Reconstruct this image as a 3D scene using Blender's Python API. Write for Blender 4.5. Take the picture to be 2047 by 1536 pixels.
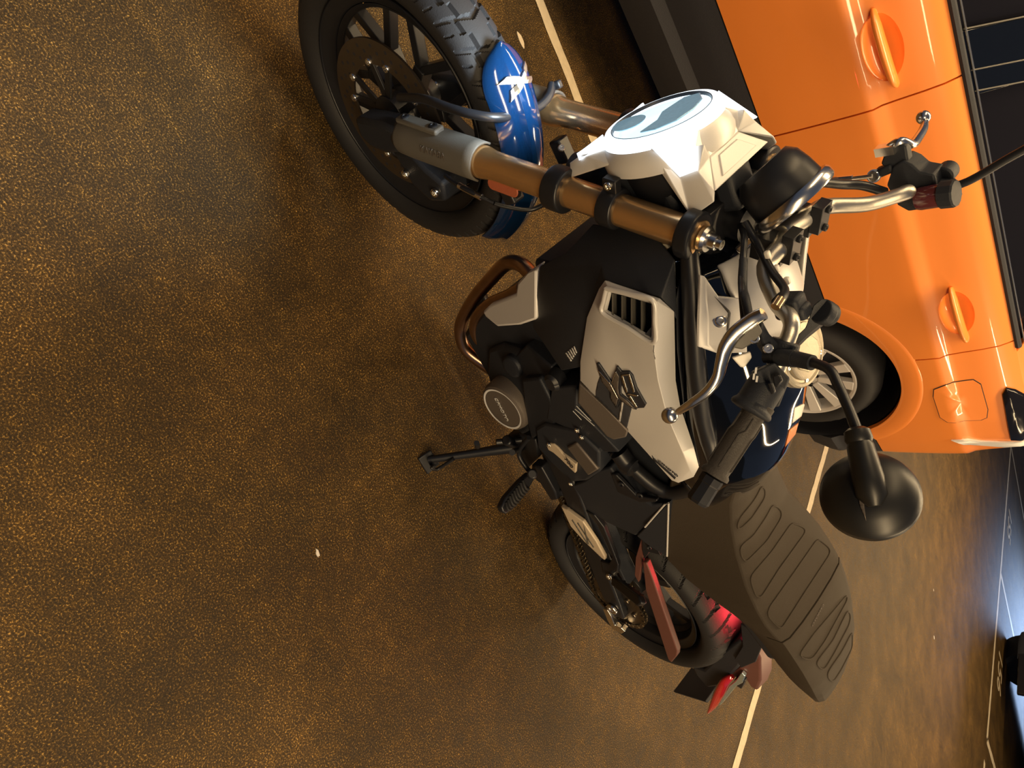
import bpy, bmesh, math, random
from math import sin, cos, pi, radians as R
from mathutils import Vector as V, Matrix as M
from mathutils.bvhtree import BVHTree
from mathutils.geometry import delaunay_2d_cdt
random.seed(4)
for o in list(bpy.data.objects): bpy.data.objects.remove(o)
S = bpy.context.scene; C = S.collection

# ------------------------------------------------------------------ camera (phone held on its side, looking down at the bike)
FPX = 1469.23
CAM = V((1.51455, 1.35145, 1.42528))
RT = V((-0.80747909, 0.58581726, -0.06925071))      # photo "down" direction
UP = V((-0.41665019, -0.4832838, 0.76996064))       # photo "right" direction
FW = V((-0.41758848, -0.65058043, -0.63432244))
cd = bpy.data.cameras.new('camera'); cam = bpy.data.objects.new('camera', cd); C.objects.link(cam)
cam.matrix_world = M(((UP.x, -RT.x, -FW.x, CAM.x), (UP.y, -RT.y, -FW.y, CAM.y), (UP.z, -RT.z, -FW.z, CAM.z), (0, 0, 0, 1)))
cd.sensor_width = 36; cd.lens = FPX / 2047 * 36; cd.clip_start = .02; cd.clip_end = 100
S.camera = cam
S.view_settings.view_transform = 'Standard'; S.view_settings.look = 'None'
S.view_settings.gamma = 1; S.view_settings.exposure = 0.0
# ------------------------------------------------------------------ world, garage lights and added fill lamps
W = bpy.data.worlds.new('world'); S.world = W; W.use_nodes = True
W.node_tree.nodes['Background'].inputs[0].default_value = (.42, .55, .85, 1)
W.node_tree.nodes['Background'].inputs[1].default_value = .10
def area(name, loc, target, sx, sy, power, col, spread=180):
    l = bpy.data.lights.new(name, 'AREA'); l.shape = 'RECTANGLE'; l.size = sx; l.size_y = sy; l.energy = power; l.color = col
    l.spread = R(spread)
    o = bpy.data.objects.new(name, l); C.objects.link(o); o.location = loc
    d = V(target) - V(loc); tl = math.atan2(d.y, -d.z); o.rotation_euler = (tl, math.atan2(-d.x, math.hypot(d.y, d.z)), 0); return o   # long side (sx) along the bays
WARM = (1, .72, .39)
area('tube_or_fill_lamp', (.2, -1.15, 2.7), (.2, -1.0, 0), 3.4, .25, 90, WARM)
area('tube_or_fill_lamp', (2.6, -.4, 2.6), (2.4, -.3, 0), .12, 2.0, 32, WARM)  # lamp added in front to strengthen the light on the fork tubes
area('tube_or_fill_lamp', (-.1, 2.9, 2.7), (0, 2.1, 0), 4.0, .3, 160, WARM)  # added fill above the camera side, brightens the car's flank
area('tube_or_fill_lamp', (-4.8, .2, 2.7), (-4.8, .2, 0), .2, 3.4, 250, WARM)
area('tube_or_fill_lamp', (-4.6, -4.5, 2.7), (-4.6, -4.5, 0), .2, 3.4, 230, WARM)  # added lamp that brightens the distant floor
area('daylight_opening', (-12.5, -9.5, 2.6), (-10.5, -8.0, 0), 2.5, 2.5, 130, (.42, .62, 1), 60)

# ------------------------------------------------------------------ the leaning bike's own frame and sight lines
LEAN = .26043
RL = M.Rotation(-LEAN, 3, 'X'); RLi = RL.inverted()
def sight(px, py): return (px - 1023.5) / FPX * UP + (py - 768) / FPX * RT + FW
def A(px, py, Y):                                   # bike frame, on the plane Y from the bike's middle
    o = RLi @ CAM; d = RLi @ sight(px, py); return o + d * ((Y - o.y) / d.y)
def AZ(px, py, Z):
    o = RLi @ CAM; d = RLi @ sight(px, py); return o + d * ((Z - o.z) / d.z)
def G(px, py, z=0):                                 # world, on a level plane
    d = sight(px, py); return CAM + d * ((z - CAM.z) / d.z)
def toB(p): return RLi @ V(p)
WB, RF, RR, RK, TR = 1.435, .317, .315, R(24.5), .108
SD = V((-sin(RK), 0, cos(RK))); SO = V((WB + TR, 0, 0)); STEER = .04444
ST = M.Translation(SO) @ M.Rotation(STEER, 4, SD) @ M.Translation(-SO)
def fk(s, y, fwd=0):                                # point on a fork leg, s up from the axle
    return ST @ (V((WB, y, RF)) + SD * s + V((cos(RK), 0, sin(RK))) * fwd)

# ------------------------------------------------------------------ materials
def mat(name, col, rough=.5, metal=0, spec=.5, coat=0, noise=0, nscale=60, bump=0, bscale=200, emit=None, estr=0, trans=0):
    m = bpy.data.materials.new(name); m.use_nodes = True; nt = m.node_tree; b = nt.nodes['Principled BSDF']
    b.inputs['Base Color'].default_value = (*col, 1); b.inputs['Roughness'].default_value = rough
    b.inputs['Metallic'].default_value = metal; b.inputs['Specular IOR Level'].default_value = spec
    b.inputs['Coat Weight'].default_value = coat; b.inputs['Coat Roughness'].default_value = .04
    b.inputs['Transmission Weight'].default_value = trans
    if emit: b.inputs['Emission Color'].default_value = (*emit, 1); b.inputs['Emission Strength'].default_value = estr
    if noise or bump:
        tc = nt.nodes.new('ShaderNodeTexCoord')
        if noise:
            n = nt.nodes.new('ShaderNodeTexNoise'); n.inputs['Scale'].default_value = nscale; n.inputs['Detail'].default_value = 4
            nt.links.new(tc.outputs['Object'], n.inputs['Vector'])
            r = nt.nodes.new('ShaderNodeMapRange'); r.inputs[3].default_value = 1 - noise; r.inputs[4].default_value = 1 + noise
            nt.links.new(n.outputs[0], r.inputs[0])
            mx = nt.nodes.new('ShaderNodeMix'); mx.data_type = 'RGBA'; mx.blend_type = 'MULTIPLY'; mx.inputs[0].default_value = 1
            mx.inputs[6].default_value = (*col, 1); nt.links.new(r.outputs[0], mx.inputs[7]); nt.links.new(mx.outputs[2], b.inputs['Base Color'])
        if bump:
            n = nt.nodes.new('ShaderNodeTexNoise'); n.inputs['Scale'].default_value = bscale; n.inputs['Detail'].default_value = 3
            nt.links.new(tc.outputs['Object'], n.inputs['Vector'])
            bp = nt.nodes.new('ShaderNodeBump'); bp.inputs['Strength'].default_value = bump; bp.inputs['Distance'].default_value = .002
            nt.links.new(n.outputs[0], bp.inputs['Height']); nt.links.new(bp.outputs[0], b.inputs['Normal'])
    return m
SILVER = mat('matte silver paint', (.74, .73, .72), .42, .3, noise=.06, nscale=900)
ALLOY = mat('bare aluminium', (.78, .76, .72), .22, 1, noise=.04)
BARMET = mat('satin anodised bar', (.60, .57, .50), .38, 1, bump=.15, bscale=900)
GOLD = mat('gold anodised tube', (.86, .55, .27), .24, .9, noise=.04)
COPPER = mat('heat tinted steel', (.40, .26, .19), .28, 1, noise=.25, nscale=30)
STEEL = mat('plated bolt', (.8, .78, .74), .2, 1, noise=.05)
BLACK = mat('satin black metal', (.012, .013, .017), .38, .1, noise=.15)
PLAST = mat('black plastic', (.018, .021, .029), .52, 0, spec=.35, bump=.25, bscale=700)  # black lifted and tinted blue to imitate the flare haze
MIRP = mat('mirror shell plastic', (.010, .010, .010), .4, 0, spec=.5, noise=.1)
PALE = mat('pale champagne plate', (.60, .50, .37), .42, .15, noise=.05)
CAPM = mat('brushed filler cap', (.40, .36, .29), .45, .9, bump=.2, bscale=600)
GREYP = mat('grey fork guard plastic', (.10, .095, .085), .5, 0, bump=.25, bscale=900)
GRAPH = mat('graphite casting', (.13, .11, .095), .5, .4, bump=.2, bscale=500)
ENGINE = mat('dark engine casting', (.02, .023, .031), .48, .3, spec=.35, bump=.3, bscale=500)
GLOSS = mat('gloss black paint', (.003, .004, .007), .06, 0, coat=1, noise=.1)
BLUE = mat('deep blue paint', (.003, .022, .075), .12, .2, coat=1, noise=.15, nscale=400)
RUBBER = mat('tyre rubber', (.018, .018, .02), .6, 0, spec=.35, bump=.2, bscale=400)
GRIPM = mat('grip rubber', (.035, .03, .026), .6, 0, bump=.4, bscale=500)
SEATM = mat('brown seat leatherette', (.040, .030, .020), .7, 0, spec=.3, bump=.5, bscale=900)
REDL = mat('red lens', (.45, .015, .02), .12, 0, coat=1, noise=.1)
REDR = mat('amber red reflector', (.36, .10, .05), .3, 0, bump=.5, bscale=700)
DARKR = mat('oxblood paint and red glow', (.14, .055, .045), .45, 0, noise=.1)  # the arm's own red; on the tail cowl it stands for lamp glow
DRL = mat('lit daytime ring', (.9, .95, 1), .3, emit=(.72, .87, 1), estr=1.8, noise=.01)
LENS = mat('headlight lens', (.5, .7, .8), .05, 0, emit=(.66, .88, .97), estr=1.15, noise=.05)
LENSD = mat('headlight reflector', (.3, .45, .55), .3, .6, noise=.3, nscale=150, emit=(.2, .4, .55), estr=.45)  # emission stands in for the lamp glow the reflector would return
TAIL = mat('lit tail lamp', (.8, .02, .03), .3, emit=(1, .03, .05), estr=85, noise=.01)
WHITE = mat('white print', (.55, .55, .55), .5, noise=.05)
DARKP = mat('dark print', (.02, .022, .03), .4, noise=.05)
DECAL = mat('slate decal', (.05, .055, .07), .45, .2, noise=.08)
FLUID = mat('reservoir smoke red', (.09, .018, .025), .12, 0, coat=.6, noise=.1)
ORANGE = mat('orange car paint', (.90, .27, .045), .35, 0, coat=.6, noise=.03, nscale=500)
CARGLASS = mat('dark car glass', (.008, .008, .012), .12, 0, spec=.25, noise=.05)
CLAD = mat('car cladding plastic', (.02, .022, .03), .6, 0, bump=.3, bscale=300)
DARKCAR = mat('black car paint', (.01, .01, .012), .25, 0, coat=.5, noise=.05)
LINE = mat('floor paint', (.62, .52, .36), .6, noise=.22, nscale=40, bump=.4, bscale=300)
CHAINM = mat('chain steel', (.2, .17, .13), .35, 1, noise=.3, nscale=200)
BLUEST = mat('bright stalk', (.6, .75, .8), .15, .8, noise=.05)  # silver stalk with its blue reflection put into the colour
STICK = mat('warning sticker', (.75, .72, .66), .35, noise=.05)
STICKO = mat('warning sticker orange', (.75, .25, .08), .4, noise=.05)

# ------------------------------------------------------------------ helpers
def obj(name, bm, m, parent=None, ang=40, bevel=0, seg=2, solid=0, sub=0):
    bmesh.ops.remove_doubles(bm, verts=bm.verts, dist=1e-6)
    bmesh.ops.recalc_face_normals(bm, faces=bm.faces)
    me = bpy.data.meshes.new(name); bm.to_mesh(me); bm.free()
    for mm in (m if isinstance(m, (list, tuple)) else [m]): me.materials.append(mm)
    me.shade_smooth(); me.set_sharp_from_angle(angle=R(ang))
    o = bpy.data.objects.new(name, me); C.objects.link(o)
    if parent: o.parent = parent
    if solid:
        s = o.modifiers.new('solid', 'SOLIDIFY'); s.thickness = abs(solid); s.offset = -1 if solid > 0 else 1
    if bevel:
        b = o.modifiers.new('bevel', 'BEVEL'); b.width = bevel; b.segments = seg; b.limit_method = 'ANGLE'; b.angle_limit = R(25); b.harden_normals = False
    if sub:
        s = o.modifiers.new('sub', 'SUBSURF'); s.levels = sub; s.render_levels = sub
    return o
def nb(): return bmesh.new()
def basis(d):
    d = V(d).normalized(); t = V((0, 0, 1)) if abs(d.z) < .9 else V((1, 0, 0)); a = d.cross(t).normalized(); return a, d.cross(a).normalized(), d
def lathe(bm, prof, o, d, seg=40, cap=True, mi=0):     # prof: (radius, distance along d)
    a, b, d = basis(d); o = V(o); rings = []
    for r, h in prof:
        rings.append([bm.verts.new(o + d * h + (a * cos(2 * pi * i / seg) + b * sin(2 * pi * i / seg)) * max(r, 1e-5)) for i in range(seg)])
    for p, q in zip(rings, rings[1:]):
        for i in range(seg):
            f = bm.faces.new((p[i], p[(i + 1) % seg], q[(i + 1) % seg], q[i])); f.material_index = mi
    if cap:
        for rg in (rings[0], rings[-1]):
            try: bm.faces.new(rg).material_index = mi
            except ValueError: pass
    return bm
def cyl(bm, p, q, r, r2=None, seg=24, mi=0):
    p = V(p); q = V(q); return lathe(bm, [(r, 0), (r if r2 is None else r2, (q - p).length)], p, q - p, seg, mi=mi)
def sph(bm, c, r, seg=20, sc=(1, 1, 1)):
    bmesh.ops.create_uvsphere(bm, u_segments=seg, v_segments=seg // 2, radius=r, matrix=M.Translation(V(c)) @ M.Diagonal((*sc, 1))); return bm
def spline(P, n=8):
    P = [V(p) for p in P]; out = []
    for i in range(len(P) - 1):
        p0 = P[max(i - 1, 0)]; p1 = P[i]; p2 = P[i + 1]; p3 = P[min(i + 2, len(P) - 1)]
        for k in range(n):
            t = k / n; out.append(.5 * (2 * p1 + (p2 - p0) * t + (2 * p0 - 5 * p1 + 4 * p2 - p3) * t * t + (3 * p1 - p0 - 3 * p2 + p3) * t ** 3))
    return out + [P[-1]]
def tube(bm, P, r, seg=16, smooth=6, flat=1, mi=0):
    rs = r if isinstance(r, (list, tuple)) else None
    Q = spline(P, smooth) if smooth else [V(p) for p in P]
    n = len(Q); d = (Q[1] - Q[0]).normalized(); a, b, _ = basis(d); rings = []
    for i, q in enumerate(Q):
        t = (Q[min(i + 1, n - 1)] - Q[max(i - 1, 0)]).normalized()
        a = (a - t * a.dot(t)).normalized(); b = t.cross(a)
        if rs:
            f = i / (n - 1) * (len(rs) - 1); j = min(int(f), len(rs) - 2); rr = rs[j] * (1 - f + j) + rs[j + 1] * (f - j)
        else: rr = r
        rings.append([bm.verts.new(q + (a * cos(2 * pi * k / seg) + b * sin(2 * pi * k / seg) * flat) * rr) for k in range(seg)])
    for p, q in zip(rings, rings[1:]):
        for k in range(seg): bm.faces.new((p[k], p[(k + 1) % seg], q[(k + 1) % seg], q[k])).material_index = mi
    for rg in (rings[0], rings[-1]): bm.faces.new(rg).material_index = mi
    return bm
def prism(bm, pts, vec, mi=0):
    vec = V(vec); a = [bm.verts.new(V(p)) for p in pts]; b = [bm.verts.new(V(p) + vec) for p in pts]; n = len(a)
    fs = [bm.faces.new(a), bm.faces.new(b[::-1])]
    for i in range(n): fs.append(bm.faces.new((a[i], b[i], b[(i + 1) % n], a[(i + 1) % n])))
    for f in fs: f.material_index = mi
    return bm
def box(bm, c, s, rot=None, mi=0):
    c = V(c); rot = rot or M.Identity(3); v = []
    for x in (-.5, .5):
        for y in (-.5, .5):
            for z in (-.5, .5): v.append(bm.verts.new(c + rot @ V((x * s[0], y * s[1], z * s[2]))))
    for f in ((0, 1, 3, 2), (4, 6, 7, 5), (0, 4, 5, 1), (2, 3, 7, 6), (0, 2, 6, 4), (1, 5, 7, 3)): bm.faces.new([v[i] for i in f]).material_index = mi
    return bm
def axes(x, y):
    x = V(x).normalized(); z = x.cross(V(y)).normalized(); y = z.cross(x); return M((x, y, z)).transposed()
def plate(name, poly, Y, thick, m, parent, bevel=.002, **k):   # outline seen in the photo, on the plane Y (or one Y per corner)
    pts = [A(q[0], q[1], q[2] if len(q) > 2 else Y) for q in poly]
    return obj(name, prism(nb(), pts, (0, -thick, 0)), m, parent, bevel=bevel, **k)
def mirror(o, parent, label=None):
    me = o.data.copy()
    for v in me.vertices: v.co.y = -v.co.y
    me.flip_normals()
    c = o.copy(); c.data = me; C.objects.link(c); c.parent = parent
    if label: c['label'] = label
    return c
def tag(o, label, cat, group=None, kind=None):
    o['label'] = label; o['category'] = cat
    if group: o['group'] = group
    if kind: o['kind'] = kind
    return o
def empty(name, loc, rot=(0, 0, 0)):
    o = bpy.data.objects.new(name, None); C.objects.link(o); o.location = loc; o.rotation_euler = rot; o.empty_display_size = .1; return o
def text_mesh(s, size, depth=.0006):
    cu = bpy.data.curves.new('t', 'FONT'); cu.body = s; cu.size = size; cu.extrude = depth; cu.align_x = 'CENTER'; cu.align_y = 'CENTER'
    t = bpy.data.objects.new('t', cu); C.objects.link(t); bpy.context.view_layer.update()
    me = bpy.data.meshes.new_from_object(t.evaluated_get(bpy.context.evaluated_depsgraph_get())); bpy.data.objects.remove(t); bpy.data.curves.remove(cu); return me
def lettering(name, s, size, at, xd, yd, m, parent, stretch=1, depth=.0006):
    me = text_mesh(s, size, depth); r = axes(xd, yd).to_4x4(); r.translation = V(at); me.transform(r @ M.Diagonal((stretch, 1, 1, 1)))
    me.materials.clear(); me.materials.append(m); me.name = name
    o = bpy.data.objects.new(name, me); C.objects.link(o); o.parent = parent; return o
def bvh(o):
    bpy.context.view_layer.update(); e = o.evaluated_get(bpy.context.evaluated_depsgraph_get()); return BVHTree.FromPolygons([v.co.copy() for v in e.data.vertices], [list(p.vertices) for p in e.data.polygons])
def onto(t, px, py, off=.001, o=None, d=None):
    o = RLi @ CAM; d = RLi @ sight(px, py); h = t.ray_cast(o, d)
    if h[0] is None:
        h = t.find_nearest(o + d * 1.0)
    n = h[1]; n = n if n.dot(d) < 0 else -n; return h[0] + n * off
def decal(name, t, polys, m, parent, off=.0012, thick=.001, step=3.0):
    bm = nb()
    for poly in polys:
        P = []
        for (x0, y0), (x1, y1) in zip(poly, poly[1:] + poly[:1]):
            n = max(1, int(math.hypot(x1 - x0, y1 - y0) / step)); P += [V((x0 + (x1 - x0) * k / n, y0 + (y1 - y0) * k / n)) for k in range(n)]
        ne = len(P); X = [p.x for p in P]; Yy = [p.y for p in P]; G_ = []
        x = min(X) + step / 2
        while x < max(X):
            y = min(Yy) + step / 2
            while y < max(Yy): G_.append(V((x, y))); y += step
            x += step
        r = delaunay_2d_cdt(P + G_, [(i, (i + 1) % ne) for i in range(ne)], [], 1, 1e-4)
        H0 = [onto(t, q.x, q.y, 0) for q in r[0]]; H1 = [onto(t, q.x, q.y, 1) for q in r[0]]; nn = sum((b - a for a, b in zip(H0, H1)), V()).normalized()
        vs = [bm.verts.new(p + nn * off) for p in H0]
        for f in r[2]:
            try: bm.faces.new([vs[i] for i in f])
            except ValueError: pass
    for f in bm.faces:
        pass
    bmesh.ops.recalc_face_normals(bm, faces=bm.faces)
    bm.normal_update()
    for f in bm.faces:
        if f.normal.dot(RLi @ CAM - f.calc_center_median()) < 0: f.normal_flip()
    me = bpy.data.meshes.new(name); bm.to_mesh(me); bm.free(); me.materials.append(m); me.shade_smooth(); me.set_sharp_from_angle(angle=R(35))
    o = bpy.data.objects.new(name, me); C.objects.link(o); o.parent = parent
    sd = o.modifiers.new('solid', 'SOLIDIFY'); sd.thickness = thick; sd.offset = -1
    return o
def bake(o):                                         # apply modifiers
    bpy.context.view_layer.update(); me = bpy.data.meshes.new_from_object(o.evaluated_get(bpy.context.evaluated_depsgraph_get())); o.modifiers.clear(); o.data = me
def bolt(bm, p, d, r, h=.004):
    lathe(bm, [(r, 0), (r, h * .7), (r * .85, h), (r * .5, h), (r * .45, h * .4), (0, h * .4)], p, d, 16)
    return bm
# ------------------------------------------------------------------ the setting
def floor_material():
    m = bpy.data.materials.new('worn garage floor'); m.use_nodes = True; nt = m.node_tree; b = nt.nodes['Principled BSDF']; L = nt.links.new
    tc = nt.nodes.new('ShaderNodeTexCoord')
    def noise(sc, det, rough=.5):
        n = nt.nodes.new('ShaderNodeTexNoise'); n.inputs['Scale'].default_value = sc; n.inputs['Detail'].default_value = det; n.inputs['Roughness'].default_value = rough
        L(tc.outputs['Object'], n.inputs['Vector']); return n
    def ramp(src, stops):
        r = nt.nodes.new('ShaderNodeValToRGB'); e = r.color_ramp.elements
        while len(e) < len(stops): e.new(.5)
        for k, (p, c) in enumerate(stops): e[k].position = p; e[k].color = (*c, 1)
        L(src, r.inputs[0]); return r
    def mix(f, a, c, mode='MIX'):
        x = nt.nodes.new('ShaderNodeMix'); x.data_type = 'RGBA'; x.blend_type = mode
        if isinstance(f, float): x.inputs[0].default_value = f
        else: L(f, x.inputs[0])
        for s, v in ((6, a), (7, c)):
            if isinstance(v, tuple): x.inputs[s].default_value = (*v, 1)
            else: L(v, x.inputs[s])
        return x.outputs[2]
    big = noise(3.2, 5, .6); mid = noise(28, 6, .7); fine = noise(260, 3, .75)
    base = ramp(big.outputs[0], [(.3, (.038, .0215, .0045)), (.5, (.060, .034, .0072)), (.72, (.094, .053, .0125))])
    mott = ramp(mid.outputs[0], [(.32, (.5, .48, .42)), (.55, (.95, .92, .9)), (.68, (1.5, 1.45, 1.3))])
    c1 = mix(.85, base.outputs[0], mott.outputs[0], 'MULTIPLY')
    spk = ramp(fine.outputs[0], [(.34, (.08, .07, .06)), (.47, (.62, .6, .56)), (.55, (1.4, 1.4, 1.35)), (.61, (4, 4.2, 4.8)), (.66, (12, 13, 16))])
    c2 = mix(.8, c1, spk.outputs[0], 'MULTIPLY')
    L(c2, b.inputs['Base Color'])
    rr = ramp(mid.outputs[0], [(.3, (.5, .5, .5)), (.7, (.7, .7, .7))]); L(rr.outputs[0], b.inputs['Roughness'])
    b.inputs['Specular IOR Level'].default_value = .3
    bp = nt.nodes.new('ShaderNodeBump'); bp.inputs['Strength'].default_value = .75; bp.inputs['Distance'].default_value = .0035
    L(fine.outputs[0], bp.inputs['Height']); L(bp.outputs[0], b.inputs['Normal'])
    return m
bm = nb(); prism(bm, [(-60, -60, 0), (30, -60, 0), (30, 20, 0), (-60, 20, 0)], (0, 0, -.2))
tag(obj('floor', bm, floor_material()), 'worn brown speckled concrete garage floor', 'floor', kind='structure')
def stripe(label, p, q, w, group=None, z=.002):
    p = V(p).to_3d(); q = V(q).to_3d(); n = V((-(q - p).y, (q - p).x, 0)).normalized() * w / 2; k = max(2, int((q - p).length / .05)); bm = nb(); rows = []
    for i in range(k + 1):
        c = p.lerp(q, i / k); j1, j2 = (1 + random.uniform(-.1, .1) for _ in range(2)); rows.append((bm.verts.new(c + n * j1 + V((0, 0, z))), bm.verts.new(c - n * j2 + V((0, 0, z)))))
    for a, b in zip(rows, rows[1:]): bm.faces.new((a[0], b[0], b[1], a[1]))
    o = obj('parking_line', bm, LINE); o.location.z = 0
    return tag(o, label, 'floor marking', group or 'painted lines on the garage floor')
stripe('cream painted bay line running behind the front wheel of the motorcycle', (-1.55, -1.085, 0), (5, -1.085, 0), .052)
stripe('cream painted line crossing the floor behind the seat and rear wheel', (-1.47, -3.6, 0), (-1.72, 1.4, 0), .06)
stripe('long thin cream line along the front of the numbered bays across the aisle', (-7.92, -12.2, 0), (-7.5, -4.33, 0), .09)
stripe('thin line dividing the bay numbered 155 from the bay numbered 156', (-7.69, -6.99, 0), (-12.5, -7.1, 0), .09)
stripe('thin line on the far side of the bay numbered 155, behind the orange car', (-7.85, -9.92, 0), (-12.5, -10.05, 0), .09)
stripe('cream line turning off the end of the long aisle line beside the black car', (-7.5, -4.33, 0), (-12.5, -4.6, 0), .09)
stripe('short end of a cream line at the lower right edge of the photo', (-7.45, -4.03, 0), (-7.2, 1.5, 0), .09)
def floor_number(s, x, y, label):
    me = text_mesh(s, .44, .001); me.transform(M.Translation((x, y, .003)) @ M.Rotation(pi / 2, 4, 'Z') @ M.Diagonal((.95, 1, 1, 1))); me.materials.clear(); me.materials.append(LINE); me.name = 'bay_number'
    o = bpy.data.objects.new('bay_number', me); C.objects.link(o); tag(o, label, 'floor marking', 'painted bay numbers')
floor_number('155', -8.1, -8.38, 'painted number 155 on the floor beyond the tail of the orange car')
floor_number('156', -8.04, -5.66, 'painted number 156 on the floor in front of the black car')
pt = G(1041, 80); bm = nb(); prism(bm, [pt + V((cos(a) * .026 * (1 + .2 * sin(3 * a)), sin(a) * .011, .0005)) for a in [i * pi / 8 for i in range(16)]], (0, 0, .0012))
tag(obj('paint_chip', bm, LINE), 'small pale paint chip on the floor by the tip of the blue front mudguard', 'paint mark')
for px, py, s, lab in ((634, 1106, .011, 'tiny white scrap of litter alone on the bare brown floor left of the rear wheel'), (1867, 1275, .02, 'small white fleck on the smooth floor below the round mirror'), (1866, 1180, .013, 'tiny pale fleck on the floor above the other white fleck, under the mirror')):
    pt = G(px, py); bm = nb(); prism(bm, [pt + V((cos(a + .6) * s * (1 if i % 2 else .6), sin(a) * s * .45, .0005)) for i, a in enumerate([i * pi / 5 for i in range(10)])], (0, 0, .002))
    tag(obj('litter_scrap', bm, STICK), lab, 'litter', 'pale scraps on the floor')

# ------------------------------------------------------------------ cars
def cut(o, cutters):
    for c in cutters:
        b = o.modifiers.new('cut', 'BOOLEAN'); b.operation = 'DIFFERENCE'; b.solver = 'EXACT'; b.object = c
    bake(o)
    o.data.set_sharp_from_angle(angle=R(30))
PZ = [(.54, .0), (.60, .006), (.72, .013), (.84, .017), (.895, .016), (.91, .002), (.96, -.006), (1.03, -.014), (1.09, -.026), (1.135, -.05)]
def yz(z):
    for (a, b), (c, d) in zip(PZ, PZ[1:]):
        if z <= c: return b + (d - b) * max(0, (z - a) / (c - a))
    return PZ[-1][1]
def yx(x):
    T = [(-.71, -.60), (-.695, -.36), (-.665, -.2), (-.62, -.10), (-.55, -.04), (-.44, -.012), (-.32, 0), (2.6, 0), (3.1, -.06), (3.35, -.2), (3.45, -.45)]
    for (a, b), (c, d) in zip(T, T[1:]):
        if x <= c: return b + (d - b) * max(0, (x - a) / (c - a))
    return -.45
def side_grid(x0, x1, zs, n, f=None):
    bm = nb(); g = []
    for i in range(n + 1):
        x = x0 + (x1 - x0) * i / n; g.append([bm.verts.new((x, (yz(z) if f is None else f(z)) + yx(x), z)) for z in zs])
    for a, b in zip(g, g[1:]):
        for k in range(len(zs) - 1): bm.faces.new((a[k], b[k], b[k + 1], a[k + 1]))
    return bm
ZS = [.54 + i * .595 / 24 for i in range(25)]
def cutter(bm, car): return obj('cutter', bm, CLAD, car)
def build_car(paint, loc, rz, label, detail=True):
    car = tag(empty('car', loc, (0, 0, rz)), label, 'car')
    cuts = [cutter(cyl(nb(), (x, .3, .32), (x, -.34, .32), .405, seg=72), car) for x in (0, 2.55)]
    body = obj('quarter_panel', side_grid(-.71, .085, ZS, 36), paint, car, solid=.02); cut(body, cuts[:1])
    fend = obj('wing', side_grid(2.255, 3.45, ZS, 30), paint, car, solid=.02); cut(fend, cuts[1:])
    for x0, x1, hx0, hx1, hz in ((.091, 1.199, .166, .412, .985), (1.205, 2.249, 1.262, 1.492, .958)):
        d = obj('door', side_grid(x0, x1, ZS, 40), paint, car, solid=.03)
        cs = cuts[:1] if x0 < 1 else cuts[1:]
        if detail:
            bowl = cutter(sph(nb(), ((hx0 + hx1) / 2 + .004, .005 + yz(hz - .006), hz - .006), 1, 40, (.110, .026, .060)), car); cut(d, cs + [bowl]); bpy.data.objects.remove(bowl)
            bm = nb(); P = [(hx0 - .006, yz(hz) - .004, hz + .006), (hx0 + .03, yz(hz) + .024, hz + .004), ((hx0 + hx1) / 2, yz(hz) + .034, hz), (hx1 - .03, yz(hz) + .026, hz - .004), (hx1 + .006, yz(hz) - .002, hz - .008)]
            tube(bm, P, [.016, .026, .029, .026, .014], 16, 8, flat=.5); obj('door_handle', bm, paint, d, ang=60)
        else: cut(d, cs)
    for c in cuts: bpy.data.objects.remove(c)
    # inner shell, cladding, glasshouse, far side
    bm = nb(); prism(bm, [(-.50, -.20, .3), (-.45, -.1, .3), (3.2, -.1, .3), (3.2, -1.66, .3), (-.45, -1.66, .3), (-.55, -1.4, .3), (-.55, -.5, .3)], (0, 0, .8)); o = obj('inner_shell', bm, CLAD, car)
    cs = [cutter(cyl(nb(), (x, .3, .32), (x, -2.2, .32), .42, seg=48), car) for x in (0, 2.55)]; cut(o, cs)
    prof = [(.19, -.14), (.21, -.07), (.30, -.022), (.34, -.008), (.38, -.020), (.43, -.008), (.47, -.002), (.535, -.001)]
    def fz(z):
        for (a, b), (c, d) in zip(prof, prof[1:]):
            if z <= c: return b + (d - b) * (z - a) / (c - a)
        return -.001
    zs = [.19, .2, .21, .25, .30, .32, .34, .36, .38, .41, .43, .45, .47, .50, .535]
    cl = obj('sill_cladding', side_grid(-.705, 3.44, zs, 160, fz), CLAD, car, solid=.03); cut(cl, cs)
    for c in cs: bpy.data.objects.remove(c)
    for x in (0, 2.55):
        bm = nb(); N = 48; a0 = math.asin((.54 - .32) / .485)
        rings = []
        for i in range(N + 1):
            a = a0 + (pi - 2 * a0) * i / N
            rings.append([bm.verts.new((x + r * cos(a), yz(max(.54, .32 + r * sin(a))) + yx(x + r * cos(a)) + off, .32 + r * sin(a))) for r, off in ((.4045, -.02), (.4045, .0015), (.408, .003), (.470, .0028), (.484, .0012), (.489, -.002))])
        for p, q in zip(rings, rings[1:]):
            for k in range(5): bm.faces.new((p[k], q[k], q[k + 1], p[k + 1]))
        obj('arch_lip', bm, paint, car, ang=50)
        bm = nb(); lathe(bm, [(.40, .02), (.40, .34), (0, .34)], (x, 0, .32), (0, -1, 0), 48, cap=False); obj('arch_liner', bm, CLAD, car)
    bm = side_grid(-.71, 3.45, ZS, 60); bmesh.ops.scale(bm, vec=(1, -1, 1), verts=bm.verts); bmesh.ops.translate(bm, vec=(0, -1.76, 0), verts=bm.verts); obj('side_body', bm, paint, car, solid=-.02)
    bm = nb(); prism(bm, [(-.71, -.58, .2), (-.71, -1.18, .2), (-.71, -1.18, 1.13), (-.68, -1.16, 1.16), (-.68, -.6, 1.16), (-.71, -.58, 1.13)], (.05, 0, 0)); obj('tailgate', bm, paint, car, bevel=.01)
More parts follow.
